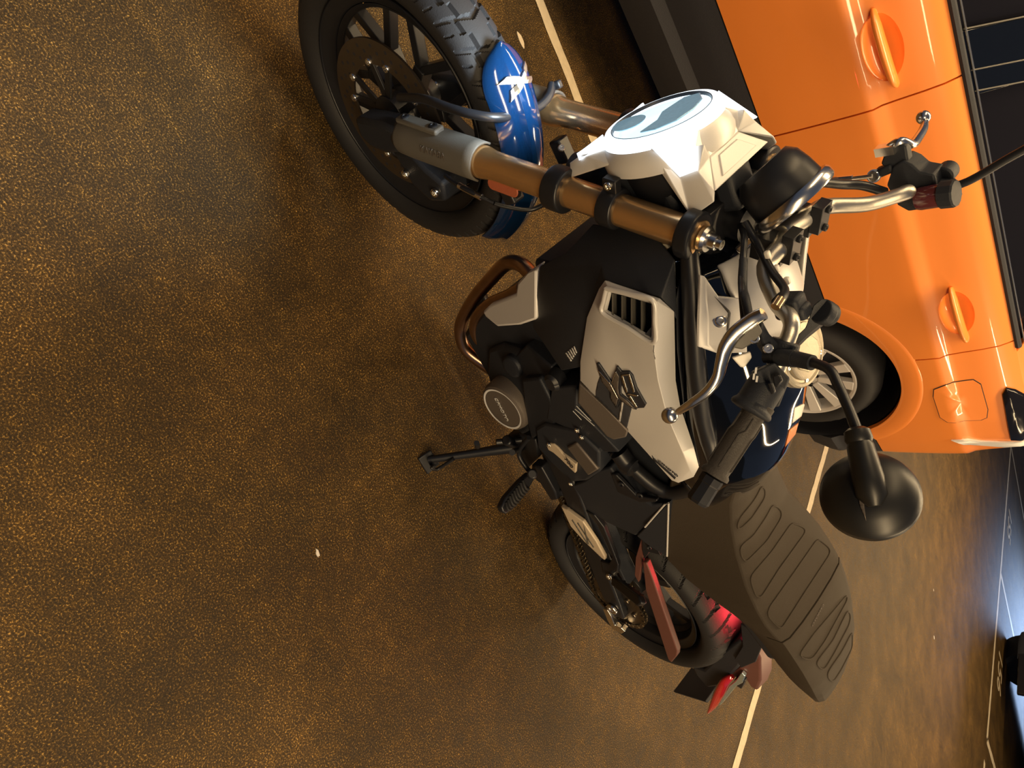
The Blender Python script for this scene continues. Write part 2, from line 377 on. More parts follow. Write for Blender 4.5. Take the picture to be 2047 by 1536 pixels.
    bm = nb(); a = [(2.2, -.06, 1.12), (3.3, -.3, .98), (3.42, -.6, .92), (3.42, -1.16, .92), (3.3, -1.46, .98), (2.2, -1.70, 1.12)]; prism(bm, a, (0, 0, -.03)); obj('bonnet', bm, paint, car, bevel=.01)
    t = [(-.52, -.12, 1.125), (2.25, -.065, 1.125), (1.55, -.26, 1.50), (-.15, -.26, 1.50)]; u = [(x, -1.76 - y, z) for x, y, z in t]
    bm = nb(); tv = [bm.verts.new(p) for p in t]; uv = [bm.verts.new(p) for p in u]
    for i in range(4): bm.faces.new((tv[i], tv[(i + 1) % 4], uv[(i + 1) % 4], uv[i]))
    bm.faces.new(tv); bm.faces.new(uv[::-1]); obj('window', bm, CARGLASS, car, bevel=.01)
    def on(x, z, off=.002): return V((x, -.065 - (z - 1.125) / .375 * .195 + off, z))
    bm = nb(); prism(bm, [on(-.18, 1.5), on(1.56, 1.5), V((1.5, -.3, 1.545)), V((-.1, -.3, 1.545))], (0, -1.1, 0)); obj('roof', bm, paint, car, bevel=.02)
    bm = nb(); prism(bm, [on(-.52, 1.128, -.03), on(.02, 1.128, .012), on(.10, 1.2, .012), on(-.1, 1.5, .012), on(-.2, 1.5, -.02)], (0, -.04, 0)); obj('window_pillar', bm, paint, car, bevel=.006)
    bm = nb(); prism(bm, [on(1.12, 1.13), on(1.33, 1.13), on(1.20, 1.5), on(1.02, 1.5)], (0, .006, 0)); obj('door_pillar', bm, GLOSS, car, bevel=.002)
    bm = nb(); tube(bm, [on(.05, 1.142, .018), on(1.2, 1.137, .018), on(2.2, 1.132, .018)], .0125, 8, 4); tube(bm, [on(.05, 1.162, .012), on(1.2, 1.157, .012), on(2.2, 1.152, .012)], .003, 8, 4, mi=1); obj('window_trim', bm, [CLAD, ALLOY], car)
    for xx in (1.128, 1.198, 1.33):
        bm = nb(); tube(bm, [on(xx, 1.15, .008), on(xx - .13, 1.5, .008)], .0025, 6, 0); obj('pillar_edge', bm, GREYP, car)
    # wheels
    for x in (0, 2.55):
        bm = nb(); lathe(bm, [(.226, .0), (.232, -.006), (.262, -.008), (.292, .004), (.312, .022), (.3245, .045), (.325, .19), (.30, .21), (.226, .215)], (x, -.006, .325), (0, -1, 0), 96, cap=False)
        for v in bm.verts:
            d = V((v.co.x - x, 0, v.co.z - .325)).length
            if .295 < d < .324 and int(math.atan2(v.co.z - .325, v.co.x - x) / (2 * pi) * 96 + 200) % 2: v.co.y -= .004
        w = obj('wheel', bm, RUBBER, car, ang=50)
        bm = nb(); lathe(bm, [(.228, .012), (.2265, .0), (.220, -.002), (.208, .006), (.203, .03), (.2, .17)], (x, -.006, .325), (0, -1, 0), 72, cap=False)
        o0 = V((x, 0, .325))
        def pol(a, r, y): return o0 + V((r * cos(a), y, r * sin(a)))
        for k in range(5):
            a = 2 * pi * k / 5 + .35
            for s in (-1, 1):
                p = [pol(a + s * .10, .06, -.026), pol(a + s * .60, .065, -.026), pol(a + s * .40, .212, -.006), pol(a + s * .16, .212, -.006)]
                prism(bm, p if s > 0 else p[::-1], (0, -.03, 0))
        lathe(bm, [(.0, -.03), (.03, -.032), (.034, -.028), (.06, -.026), (.075, -.01), (.075, .03)], (x, -.06, .325), (0, -1, 0), 32)
        obj('rim', bm, SILVER, w, bevel=.004, ang=35)
        bm = nb(); lathe(bm, [(.0, .07), (.2, .07), (.2, .1)], (x, -.006, .325), (0, -1, 0), 40, cap=False); obj('wheel_back', bm, CLAD, w)
        for k in range(5):
            a = 2 * pi * k / 5 + .35; bm = bolt(nb(), pol(a, .058, -.032), (0, 1, 0), .011, .008); obj('lug_nut', bm, BLACK, w)
    if detail:
        ct, sn = cos(rz), sin(rz)
        def L(px, py, y=0):                          # a photo point on this car's side
            d = sight(px, py); o = CAM - V(loc); o = V((o.x * ct + o.y * sn, -o.x * sn + o.y * ct, o.z)); d = V((d.x * ct + d.y * sn, -d.x * sn + d.y * ct, d.z)); return o + d * ((y - o.y) / d.y)
        fl = [L(*q) for q in ((1868, 773), (1892, 764), (1945, 762), (1960, 772), (1974, 822), (1972, 838), (1960, 842), (1895, 838), (1880, 828), (1867, 788))]; c = sum(fl, V()) / 10
        def onb(p, off): return V((p.x, yz(p.z) + yx(p.x) + off, p.z))
        fo = []
        for (p0_, p1_) in zip(fl, fl[1:] + fl[:1]): fo += [p0_.lerp(p1_, k / 4) for k in range(4)]
        def patch(k, off):
            bm = nb(); rr = []
            for f in (1.0, .66, .33): rr.append([bm.verts.new(onb(c + (p - c) * k * f, off)) for p in fo])
            ce = bm.verts.new(onb(c, off)); n = len(fo)
            for a_, b_ in zip(rr, rr[1:]):
                for i in range(n): bm.faces.new((a_[i], a_[(i + 1) % n], b_[(i + 1) % n], b_[i]))
            for i in range(n): bm.faces.new((rr[-1][i], rr[-1][(i + 1) % n], ce))
            return bm
        f0 = obj('fuel_flap', patch(1.03, .0012), CLAD, car); obj('flap_cover', patch(1, .0026), paint, f0)
        def sheet(poly, off):
            c = sum(poly, V()) / len(poly); fo = []
            for p0_, p1_ in zip(poly, poly[1:] + poly[:1]): fo += [p0_.lerp(p1_, k / 4) for k in range(4)]
            bm = nb(); rr = [[bm.verts.new(onb(c + (p - c) * f, o_)) for p in fo] for f, o_ in ((1, -.004), (1, off * .6), (.94, off), (.6, off), (.3, off))]; ce = bm.verts.new(onb(c, off)); n = len(fo)
            for a_, b_ in zip(rr, rr[1:]):
                for i in range(n): bm.faces.new((a_[i], a_[(i + 1) % n], b_[(i + 1) % n], b_[i]))
            for i in range(n): bm.faces.new((rr[-1][i], rr[-1][(i + 1) % n], ce))
            return bm
        obj('tail_lamp', sheet([L(*q, -.02) for q in ((2004, 788), (2012, 776), (2030, 784), (2050, 800), (2056, 880), (2046, 893), (2020, 886))], .012), CARGLASS, car, ang=50)
        obj('bumper_ledge_sheen', sheet([L(*q, -.02) for q in ((1902, 870), (1925, 869), (1960, 881), (2010, 889), (2056, 897), (2056, 908), (2010, 904), (1945, 889))], .008), SILVER, car, ang=50)  # bumper ledge, its reflection painted as a pale strip
    else:
        bm = nb(); box(bm, (-.715, -.88, .56), (.02, 1.3, .05)); obj('bumper_trim', bm, CLAD, car)
        for y in (-.3, -1.46):
            bm = nb(); box(bm, (-.70, y, .92), (.05, .3, .16)); obj('tail_lamp', bm, REDL, car, bevel=.02)
    return car
build_car(ORANGE, (-.4165, -1.4644, 0), .17858, 'orange hatchback with silver wheel rims parked behind the motorcycle')
build_car(DARKCAR, (-8.68, -6.52, 0), pi, 'black car in the bay numbered 156 far across the aisle', False)
# ------------------------------------------------------------------ the motorcycle
B = tag(empty('motorcycle', (0, 0, .003), (-LEAN, 0, 0)), 'black and silver roadster motorcycle with gold fork legs leaning on its kickstand', 'motorcycle')
def tyre(name, R0, rim, w, cx, m4, parent, N, groove, front):
    bm = nb(); K = 64; rows = []
    h = R0 - rim
    for i in range(N):
        a = 2 * pi * i / N; row = []
        for k in range(K + 1):
            t = -1 + 2 * k / K; ph = t * pi * .86
            y = w * sin(ph) * (1 if abs(ph) < pi / 2 else .93 + .07 * abs(sin(ph))); r = rim + h * (.5 + .5 * cos(ph)) if abs(ph) < pi / 2 else rim + h * (.5 + .5 * cos(ph)) * .98
            r = rim + h * .5 + h * .5 * cos(ph)
            if abs(ph) < pi / 2: r = rim + h * .5 + h * .5 * (max(cos(ph), 0) ** .8)
            s = abs(ph) / (pi / 2)
            if s < .86:
                u = (a / (2 * pi) * groove + (.55 * s if front else -.8 * s)) % 1
                g = abs(u - .5) < .075
                if front: g = g or (abs(s - .34 - .06 * (1 if (u > .5) else -1)) < .034) or (s > .62 and abs(u - .98) < .05)
                else: g = (g and s > .12) or (abs(s - .30 - .05 * (1 if u > .5 else -1)) < .028 and int(a / (2 * pi) * groove) % 2 == 0)
                if g: r -= .006
            row.append(bm.verts.new(m4 @ V((cx + r * cos(a), y, R0 + r * sin(a)))))
        rows.append(row)
    for i in range(N):
        p, q = rows[i], rows[(i + 1) % N]
        for k in range(K): bm.faces.new((p[k], q[k], q[k + 1], p[k + 1]))
    return obj(name, bm, RUBBER, parent, ang=30)
def tf(bm, m4):
    bmesh.ops.transform(bm, matrix=m4, verts=bm.verts); return bm
I4 = M.Identity(4)
def wheel(R0, cx, rl, w, m4, n, label):
    bm = nb()
    half = [(rl + .004, w), (rl + .006, w - .004), (rl - .006, w - .010), (rl - .018, w - .014), (rl - .026, w * .55), (rl - .030, 0)]
    pr = [(r, y) for r, y in half] + [(r, -y) for r, y in half[::-1]][1:]
    lathe(bm, pr, (cx, 0, R0), (0, 1, 0), 96, cap=False)
    lathe(bm, [(rl - .028, -w * .5), (rl - .040, -w * .3), (rl - .040, w * .3), (rl - .028, w * .5)], (cx, 0, R0), (0, 1, 0), 96, cap=False)
    def pol(a, r, y): return V((cx + r * cos(a), y, R0 + r * sin(a)))
    def bar(a0, r0, a1, r1, w0, w1, t):
        p, q = pol(a0, r0, 0), pol(a1, r1, 0); d = (q - p).normalized(); s = V((-d.z, 0, d.x))
        v = [p + s * w0, q + s * w1, q - s * w1, p - s * w0]; prism(bm, [x + V((0, t, 0)) for x in v], (0, -2 * t, 0))
    for k in range(n):
        a = 2 * pi * k / n + .2
        bar(a, .03, a, .115, .017, .013, .017)
        for s in (-1, 1): bar(a + s * .02, .108, a + s * .30, rl - .03, .009, .010, .012)
    lathe(bm, [(.02, -.055), (.034, -.055), (.038, -.03), (.045, -.02), (.045, .02), (.038, .03), (.034, .055), (.02, .055)], (cx, 0, R0), (0, 1, 0), 40)
    o = obj('wheel', tf(bm, m4), BLACK, B, bevel=.002, ang=35); o['label'] = label; return o
fw = wheel(RF, WB, .236, .043, ST, 7, 'front wheel with black forked spokes')
tyre('tyre', RF, .234, .056, WB, ST, fw, 960, 32, True)
rw = wheel(RR, 0, .224, .075, I4, 5, 'rear wheel with a chain sprocket')
tyre('tyre', RR, .222, .09, 0, I4, rw, 960, 30, False)
# brake disc
bm = nb(); Y0 = .062
lathe(bm, [(.108, Y0 - .0025), (.16, Y0 - .0025), (.16, Y0 + .0025), (.108, Y0 + .0025), (.108, Y0 - .0025)], (WB, 0, RF), (0, 1, 0), 96, cap=False)
for k in range(42):
    for r in ((.122, .146), (.134,))[k % 2]:
        a = 2 * pi * k / 42 + r * 3; c = V((WB + r * cos(a), Y0 + .0026, RF + r * sin(a))); lathe(bm, [(.0042, 0), (0, .0004)], c, (0, 1, 0), 10, cap=False, mi=1)
dsc = obj('brake_disc', tf(bm, ST), [mat('brake disc steel', (.16, .135, .11), .38, .9, noise=.1), DARKP], fw)
bm = nb()
for k in range(5):
    a = 2 * pi * k / 5 + .5; p = V((WB + .03 * cos(a), Y0, RF + .03 * sin(a)))
    for s in (-.24, .24):
        q = V((WB + .112 * cos(a + s), Y0, RF + .112 * sin(a + s))); d = (q - p).normalized(); n = V((-d.z, 0, d.x)) * .009
        prism(bm, [p + n, q + n * .8, q - n * .8, p - n], (0, -.006, 0))
lathe(bm, [(.026, -.03), (.042, -.03), (.042, .004), (.026, .004)], (WB, Y0, RF), (0, 1, 0), 32)
obj('disc_carrier', tf(bm, ST), BLACK, fw, bevel=.001)
bm = nb()
for k in range(5):
    a = 2 * pi * k / 5 + .5
    for s in (-.24, .24): bolt(bm, V((WB + .112 * cos(a + s), Y0, RF + .112 * sin(a + s))), (0, 1, 0), .0085, .006)
obj('disc_bolts', tf(bm, ST), STEEL, fw)
bm = nb(); cyl(bm, (WB, -.12, RF), (WB, .118, RF), .013); lathe(bm, [(.013, 0), (.016, .002), (.016, .012), (.011, .012), (.011, .004), (0, .004)], (WB, .118, RF), (0, 1, 0), 12)
obj('axle', tf(bm, ST), STEEL, fw)
# calliper behind the left fork leg
def fp(s, y, f): return V((WB, y, RF)) + SD * s + V((cos(RK), 0, sin(RK))) * f
bm = nb(); prism(bm, [fp(s, .10, f) for s, f in ((.02, -.055), (.06, -.13), (.11, -.155), (.16, -.14), (.165, -.095), (.12, -.075), (.09, -.05))], (0, -.075, 0))
cal = obj('brake_calliper', tf(bm, ST), ENGINE, B, bevel=.008)
bm = nb()
for s, f in ((.055, -.1), (.14, -.12)): bolt(bm, fp(s, .101, f), (0, 1, 0), .010, .008)
obj('calliper_bolts', tf(bm, ST), STEEL, cal)
bm = nb(); tube(bm, [A(888, 352, .1), A(905, 366, .105), A(940, 385, .105), A(985, 407, .09)], .0045); tube(bm, [A(985, 407, .09), A(1010, 414, .07), A(1060, 420, .03), A(1100, 400, .0)], .0045); o = obj('brake_hose', bm, BLACK, B)
bm = nb(); cyl(bm, A(915, 371, .105), A(960, 395, .1), .0065); obj('hose_fitting', bm, ALLOY, o)
# fork legs
for y, lb in ((.105, 'left fork leg with orange red reflector and grey guard'), (-.105, 'right fork leg beyond the headlight')):
    bm = nb(); lathe(bm, [(.0285, .278), (.0300, .282), (.0305, .292), (.0305, .315), (.0268, .335), (.0262, .36), (.0262, .77), (.022, .77)], V((WB, y, RF)), SD, 48)
    f = obj('fork_leg', tf(bm, ST), GOLD, B); f['label'] = lb
    bm = nb(); cyl(bm, fp(.03, y, 0), fp(.30, y, 0), .0205); obj('fork_stanchion', tf(bm, ST), mat('bronze stanchion', (.38, .29, .2), .3, .8, noise=.05), f)
    bm = nb(); prism(bm, [fp(s, y + .028, q) for s, q in ((-.03, -.022), (-.03, .022), (.06, .03), (.10, .026), (.10, -.026), (.05, -.04), (.0, -.04))], (0, -.056, 0)); obj('axle_clamp', tf(bm, ST), ENGINE, f, bevel=.01)
    # guard: half shell over the lower leg
    bm = nb(); sg = 1 if y > 0 else -1; rings = []
    for s, r in ((.085, .030), (.10, .036), (.13, .037), (.29, .0375), (.312, .037)):
        ring = []
        for k in range(15):
            a = R(-95 + 190 * k / 14 + 48 * sg); e = fp(s, y, 0) + V((cos(RK), 0, sin(RK))) * (cos(a) * r) + V((0, 1, 0)) * sin(a) * r; ring.append(bm.verts.new(e))
        rings.append(ring)
    for p, q in zip(rings, rings[1:]):
        for k in range(14): bm.faces.new((p[k], p[k + 1], q[k + 1], q[k]))
    g = obj('fork_guard', tf(bm, ST), GREYP, f, solid=.004)
    if y > 0:
        bm = nb(); c = fp(.10, y, .036) + V((0, .006, 0)); box(bm, fp(.155, y + .004, .040), (.115, .026, .012), axes(SD, (0, 1, 0))); obj('guard_boss', tf(bm, ST), GREYP, f, bevel=.004)
        bm = nb()
        for s in (.115, .195): bolt(bm, fp(s, y + .004, .046), (cos(RK), 0, sin(RK)), .009, .003)
        obj('guard_screws', tf(bm, ST), BLACK, f)
        pp = ST @ (fp(.215, y, 0) + V((0, sin(R(72)), 0)) * .0385 + V((cos(RK), 0, sin(RK))) * .0385 * cos(R(72)))
        nrm = (ST.to_3x3() @ (V((0, sin(R(72)), 0)) + V((cos(RK), 0, sin(RK))) * cos(R(72)))); xx = -(ST.to_3x3() @ SD)
        lettering('guard_lettering', 'KAYABA', .018, pp, -xx, nrm.cross(-xx), GRAPH, f)
        # reflector on the outer tube's back-left face
        rd = (ST.to_3x3() @ (V((0, .97, 0)) + V((cos(RK), 0, sin(RK))) * .22)).normalized(); ax = ST.to_3x3() @ SD
        c = fk(.37, y, -.030) + rd * .012; m3 = axes(ax, rd.cross(ax))
        bm = nb(); rr = [c + m3 @ V((sx * .026 + .0115 * cos(a), .0115 * sin(a), 0)) for sx, rng in ((1, range(-90, 91, 30)), (-1, range(90, 271, 30))) for a in [R(q) for q in rng]]
        prism(bm, rr, rd * .006); rf = obj('reflector', bm, REDR, f, bevel=.001)
        bm = nb(); prism(bm, [c + (p - c) * 1.1 for p in rr], rd * .004); obj('reflector_base', bm, BLACK, rf)
    bm = nb(); lathe(bm, [(.0, .772), (.019, .772), (.021, .779), (.018, .784), (.012, .784), (.0115, .797), (.008, .798), (.008, .806), (.005, .806), (.005, .800), (0, .80)], V((WB, y, RF)), SD, 24); obj('fork_cap', tf(bm, ST), ALLOY, f)
# triple clamps
for s0, s1, nm in ((.478, .515, 'fork_yoke'), (.742, .768, 'fork_yoke')):
    bm = nb()
    for y in (-.105, .105): lathe(bm, [(.0265, s0), (.037, s0), (.039, s0 + .004), (.039, s1 - .004), (.037, s1), (.0265, s1)], V((WB, y, RF)), SD, 40)
    prism(bm, [fp(s0 + .004, y, f) for y, f in ((-.105, -.03), (-.06, -.065), (.06, -.065), (.105, -.03), (.105, .02), (.05, .015), (-.05, .015), (-.105, .02))], SD * (s1 - s0 - .008))
    obj(nm, tf(bm, ST), BLACK, B, bevel=.003)
bm = nb(); cyl(bm, fp(.44, 0, -.033), fp(.79, 0, -.033), .03); obj('steering_stem', tf(bm, ST), BLACK, B)
# indicator bracket clamp on the fork
bm = nb(); lathe(bm, [(.027, .592), (.033, .592), (.034, .596), (.034, .618), (.033, .622), (.027, .622)], V((WB, .105, RF)), SD, 32)
box(bm, fp(.607, .105, .04), (.026, .016, .03), axes(SD, (0, 1, 0)))
br = obj('headlight_bracket', tf(bm, ST), BLACK, B, bevel=.002)
bm = nb(); bolt(bm, fp(.607, .113, .045), (0, 1, 0), .007, .005); obj('bracket_bolt', tf(bm, ST), STEEL, br)
# fender brace hoop in front of the fork
bm = nb(); tube(bm, [A(797, 196, .107), A(845, 199, .112), A(892, 216, .112), A(940, 229, .10), A(989, 236, .07), A(1038, 230, .0), A(1072, 216, -.045), A(1094, 194, -.08), A(1101, 170, -.105)], .0085); hp = obj('mudguard_brace', bm, BLACK, B)
bm = nb(); box(bm, A(1108, 172, -.11), (.016, .012, .03)); obj('hose_clip', bm, BLACK, hp, bevel=.003)
# front mudguard
bm = nb(); rows = []
NA = 40
for i in range(NA + 1):
    a = R(84 + (164 - 84) * i / NA); e = min(1, (i / NA) / .16); wd = .058 * math.sqrt(max(e * (2 - e), .02)); row = []
    for k in range(17):
        t = -1 + k / 8; y = wd * t; dr = .030 * abs(t) ** 2.6 * (wd / .058); r = .343 - dr + .004 * (1 - abs(t)) + (.006 if abs(t) < .28 else 0) * e
        row.append(bm.verts.new(V((WB + r * cos(a), y, RF + r * sin(a)))))
    rows.append(row)
for p, q in zip(rows, rows[1:]):
    for k in range(16): bm.faces.new((p[k], q[k], q[k + 1], p[k + 1]))
fen = obj('mudguard', tf(bm, ST), BLUE, B, ang=50, solid=.004, bevel=.0015); fen['label'] = 'glossy deep blue front mudguard'
ft = bvh(fen)
def zp(zx, zy, ox, oy, k): return (ox + zx / k, oy + zy / k)
def Z7(*q): return [zp(a, b, 850, 0, 3.411) for a, b in q]
def fsurf(x, y, h):                                  # point h above the mudguard, x forward of the emblem's middle
    a = R(96) - x / .345; t = abs(y) / .058; r = .343 - .030 * t ** 2.6 + .004 * (1 - t) + (.006 if t < .24 else max(0, .006 * (1 - (t - .24) / .1))) + h
    return V((WB + r * cos(a), y, RF + r * sin(a)))
bm = nb()
for (tx, ty), w in (((.015, .031), .0062), ((.014, -.034), .0056), ((-.012, -.037), .0056), ((-.016, .028), .0062)):
    n = 8; d = V((tx, ty, 0)); pr = V((-d.y, d.x, 0)).normalized() * w; rows = []
    for i in range(n + 1):
        f = i / n; ww = 1 if f > .15 else .85; c = d * f; sk = d.normalized() * (.007 * f)
        rows.append([bm.verts.new(fsurf(*(c + pr * ww + sk).xy, .0045)), bm.verts.new(fsurf(*c.xy, .0062)), bm.verts.new(fsurf(*(c - pr * ww - sk).xy, .0045)), bm.verts.new(fsurf(*(c - pr * ww - sk).xy, .0)), bm.verts.new(fsurf(*(c + pr * ww + sk).xy, .0))])
    for p, q in zip(rows, rows[1:]):
        for k in range(5): bm.faces.new((p[k], q[k], q[(k + 1) % 5], p[(k + 1) % 5]))
    bm.faces.new(rows[0]); bm.faces.new(rows[-1])
obj('emblem', tf(bm, ST), BARMET, fen, ang=15)
for y in (.064, -.064):
    bm = nb(); box(bm, V((WB - .20, y * 1.25, RF + .285)), (.05, .03, .03)); st = obj('mudguard_stay', tf(bm, ST), BLACK, fen, bevel=.004)
bm = nb(); bolt(bm, V((WB - .19, .085, RF + .30)), (.3, .6, .7), .007, .005); bolt(bm, V((WB - .19, -.06, RF + .305)), (.3, .3, .9), .007, .005); obj('stay_bolts', tf(bm, ST), STEEL, fen)

# ---- headlight: round lamp in a four armed silver cowl
HC = V((1.27305, 0, .930)); pit = .1027; HN = V((cos(pit), 0, sin(pit))); HU = V((-sin(pit), 0, cos(pit))); HY = V((0, 1, 0))
HM = ST @ M.Translation(HC) @ M((( HN.x, 0, HU.x, 0), (0, 1, 0, 0), (HN.z, 0, HU.z, 0), (0, 0, 0, 1)))   # local x forward, y left, z up
# (the steering turn is already small: local axes follow it)
HC0 = ST.inverted() @ HC; HM = ST @ M.Translation(HC0) @ M(((HN.x, 0, HU.x, 0), (0, 1, 0, 0), (HN.z, 0, HU.z, 0), (0, 0, 0, 1)))
def hl(bm): return tf(bm, HM)
bm = nb(); lathe(bm, [(.06, -.15), (.076, -.13), (.084, -.07), (.088, -.03), (.085, -.02), (0, -.02)], (0, 0, 0), (1, 0, 0), 48); head = obj('headlight', hl(bm), BLACK, B); head['label'] = 'round headlight with a lit white ring and four silver arms'
bm = nb(); lathe(bm, [(.0765, -.012), (.079, .0), (.080, .004), (.092, .002), (.098, -.006), (.098, -.014)], (0, 0, 0), (1, 0, 0), 72, cap=False); ring = obj('daytime_ring', hl(bm), DRL, head)
bm = nb(); lathe(bm, [(.0785, -.0005), (.0800, .0045), (.0812, .0047), (.0812, .0030)], (0, 0, 0), (1, 0, 0), 72, cap=False); obj('ring_gasket', hl(bm), DARKP, head)
bm = nb(); lathe(bm, [(.077, -.006), (.06, .002), (.03, .006), (0, .0075)], (0, 0, 0), (1, 0, 0), 64, cap=False); ln = obj('lens', hl(bm), LENS, head)
bm = nb(); prism(bm, [V((.006 - .10 * (y * y + z * z), y, z)) for y, z in ((.068, .010), (.03, .016), (.0, .004), (-.05, .012), (-.060, .036), (-.036, .056), (0, .064), (.036, .058), (.062, .036))], (.003, 0, 0)); obj('low_beam_reflector', hl(bm), LENSD, ln, bevel=.002)
bm = nb(); lathe(bm, [(.026, 0), (.028, .002), (.0, .004)], (.006, .028, -.042), (1, 0, 0), 24); obj('beam_projector', hl(bm), LENSD, ln)
bl = bpy.data.lights.new('headlight_beam', 'SPOT'); bl.energy = 30; bl.color = (.78, .92, 1); bl.spot_size = R(140); bl.spot_blend = .5; bl.shadow_soft_size = .05
bo = bpy.data.objects.new('headlight_beam', bl); C.objects.link(bo); bo.parent = head; bo.location = HM @ V((.06, 0, -.02)); bo.rotation_euler = V((.85, 0, -.55)).to_track_quat('-Z', 'Y').to_euler()
# arms: outline in the lamp's own frame (x back along the arm, angle around)
HMi = HM.inverted()
def H(px, py, Y): return HMi @ A(px, py, Y)
def arm(bm, P0, P1, w0, w1, th, side):              # tapering arm from ring to tip
    P0 = V(P0); P1 = V(P1); d = (P1 - P0).normalized(); rad = V((0, P0.y + P1.y, P0.z + P1.z)).normalized(); s = d.cross(rad).normalized(); up = s.cross(d)
    prism(bm, [P0 + s * w0 + up * .0, P0 + s * w0 * .6 + up * th, P0 - s * w0 * .6 + up * th, P0 - s * w0], P1 - P0)
    return bm
def facets(name, verts, faces, m, parent, solid=.006, bevel=.003, ang=30, sub=0):
    bm = nb(); v = [bm.verts.new(V(p)) for p in verts]
    for f in faces: bm.faces.new([v[i] for i in f])
    return obj(name, bm, m, parent, bevel=bevel, solid=solid, ang=ang, sub=sub)
def flipy(vs): return [V((v.x, -v.y, v.z)) for v in vs]
def HP(zx, zy, x):                                   # photo point on the lamp's own plane x (zoomed coordinates)
    px, py = 1050 + zx / 3.411, 150 + zy / 3.411; o = HMi @ (RLi @ CAM); d = HMi.to_3x3() @ (RLi @ sight(px, py)); return o + d * ((x - o.x) / d.x)
def HY(zx, zy, Y): return HMi @ A(1050 + zx / 3.411, 150 + zy / 3.411, Y)
r1, r2, r3, r4, r5 = HP(850, 505, -.010), HP(1338, 245, -.010), HP(560, 495, -.010), HP(540, 420, -.008), HP(1172, 372, -.010)
T1, T2, O1, O2, O3, M1, M2, K1, C1 = HY(1050, 712, .080), HY(1168, 666, .080), HY(1120, 975, .094), HY(1270, 868, .090), HY(1278, 800, .084), HY(1152, 485, .058), HY(1208, 474, .056), HY(872, 610, .085), HY(1246, 562, .040)
D1, D2, D3, O4 = HY(1440, 392, 0), HY(1418, 312, 0), HY(1620, 472, 0), HY(1286, 796, .075)
l1, l2, l3, l4, l5, s1 = HY(370, 548, .086), HY(380, 590, .088), HY(292, 602, .090), HY(300, 702, .098), HY(562, 612, .094), HY(720, 648, .092)
D1.y = D2.y = D3.y = 0
ringp = [V((-.010, .097 * cos(R(a)), .097 * sin(R(a)))) for a in range(90, 271, 10)]
SV = [r1, r2, r3, r4, r5, T1, T2, O1, O2, O3, M1, M2, K1, C1, D1, D2, l1, l2, l3, l4, l5, s1]
n_ = dict(zip('r1 r2 r3 r4 r5 T1 T2 O1 O2 O3 M1 M2 K1 C1 D1 D2 l1 l2 l3 l4 l5 s1'.split(), range(22)))
SF = ['r1 K1 O1 T1', 'T1 O1 O2 T2', 'T2 O2 O3 C1 M2 M1', 'M1 M2 C1 r5', 'r3 l5 s1 K1 r1', 'l1 l3 l4 l5 r3 l2', 'r4 l1 l2 r3', 'r1 T1 T2 M1 r5']
def half(flip, faces, verts):
    bm = nb(); v = [bm.verts.new(V((p.x, -p.y if flip else p.y, p.z))) for p in verts]
    for f in faces:
        q = [v[n_[t]] for t in f.split()]
        for i in range(1, len(q) - 1):
            try: bm.faces.new((q[0], q[i], q[i + 1]))
            except ValueError: pass
    bmesh.ops.delete(bm, geom=[x for x in bm.verts if not x.link_faces], context='VERTS')
    return bm
for fl in (0, 1):
    cw = obj('headlight_cowl', hl(half(fl, SF, SV)), SILVER, head, solid=.004 if 1 else 0, bevel=.0015, ang=30)
    up_ = [V((p.x + .005, p.y + .004, p.z + (.002 if p.z > 0 else -.002))) for p in SV]
    obj('lit_arm', hl(half(fl, ['r1 T1 T2 M1 r5'], up_)), DRL, ring, solid=.003)
    obj('lit_arm', hl(half(fl, ['r4 l1 l2 r3'], up_)), DRL, ring, solid=.003)
fy = lambda p: V((p.x, -p.y, p.z))
bm = nb(); lathe(bm, [(.0982, -.012), (.102, -.018), (.108, -.034), (.106, -.05), (.09, -.05)], (0, 0, 0), (1, 0, 0), 64, cap=False); obj('headlight_cowl', hl(bm), SILVER, head)
bm = nb(); prism(bm, [r5, C1, fy(C1), fy(r5)], (-.004, 0, -.006)); obj('headlight_cowl', hl(bm), SILVER, head, bevel=.0015)
tp = [C1, fy(C1), fy(O4), O4]; c_ = sum(tp, V()) / 4
bm = nb(); prism(bm, tp, (0, 0, -.012)); tc_ = obj('top_cover', hl(bm), SILVER, head, bevel=.002)
bm = nb(); prism(bm, [c_ + (p - c_) * .62 + V((.002, 0, .0018)) for p in tp], (0, 0, -.003)); obj('cover_inset', hl(bm), SILVER, tc_, bevel=.001)
# dark cheeks of the lamp, top cover
bm = nb(); prism(bm, [V((x, .075, z)) for x, z in ((-.05, .03), (-.12, .045), (-.17, .02), (-.17, -.08), (-.10, -.09), (-.05, -.06))], (0, -.15, 0)); obj('lamp_bucket', hl(bm), PLAST, head, bevel=.012)
# ---- instrument: round clock behind the lamp
dc = A(1590, 345, -.01); dn = (V((-.70, 0, .72))).normalized()
dn = (A(1645, 330, -.03) - A(1560, 372, -.0)).normalized()
dn = V((-.88, -.02, .47)).normalized()
bm = nb(); c0 = A(1580, 402, 0) - dn * .062
lathe(bm, [(.0, -.005), (.042, -.005), (.052, .008), (.056, .03), (.058, .058), (.0, .058)], c0, dn, 48); dash = obj('instrument', bm, BLACK, B, ang=30); dash['label'] = 'round black clock with a silver bezel'
bm = nb(); lathe(bm, [(.058, .052), (.064, .053), (.067, .058), (.067, .068), (.064, .072), (.056, .072), (.054, .069)], c0, dn, 64, cap=False); obj('bezel', bm, ALLOY, dash)
bm = nb(); lathe(bm, [(.055, .07), (0, .0705)], c0, dn, 48, cap=False); obj('glass', bm, CARGLASS, dash)
a_, b_, _ = basis(dn)
rear = (V((-1, .25, 0)) - dn * V((-1, .25, 0)).dot(dn)).normalized(); lat = dn.cross(rear)
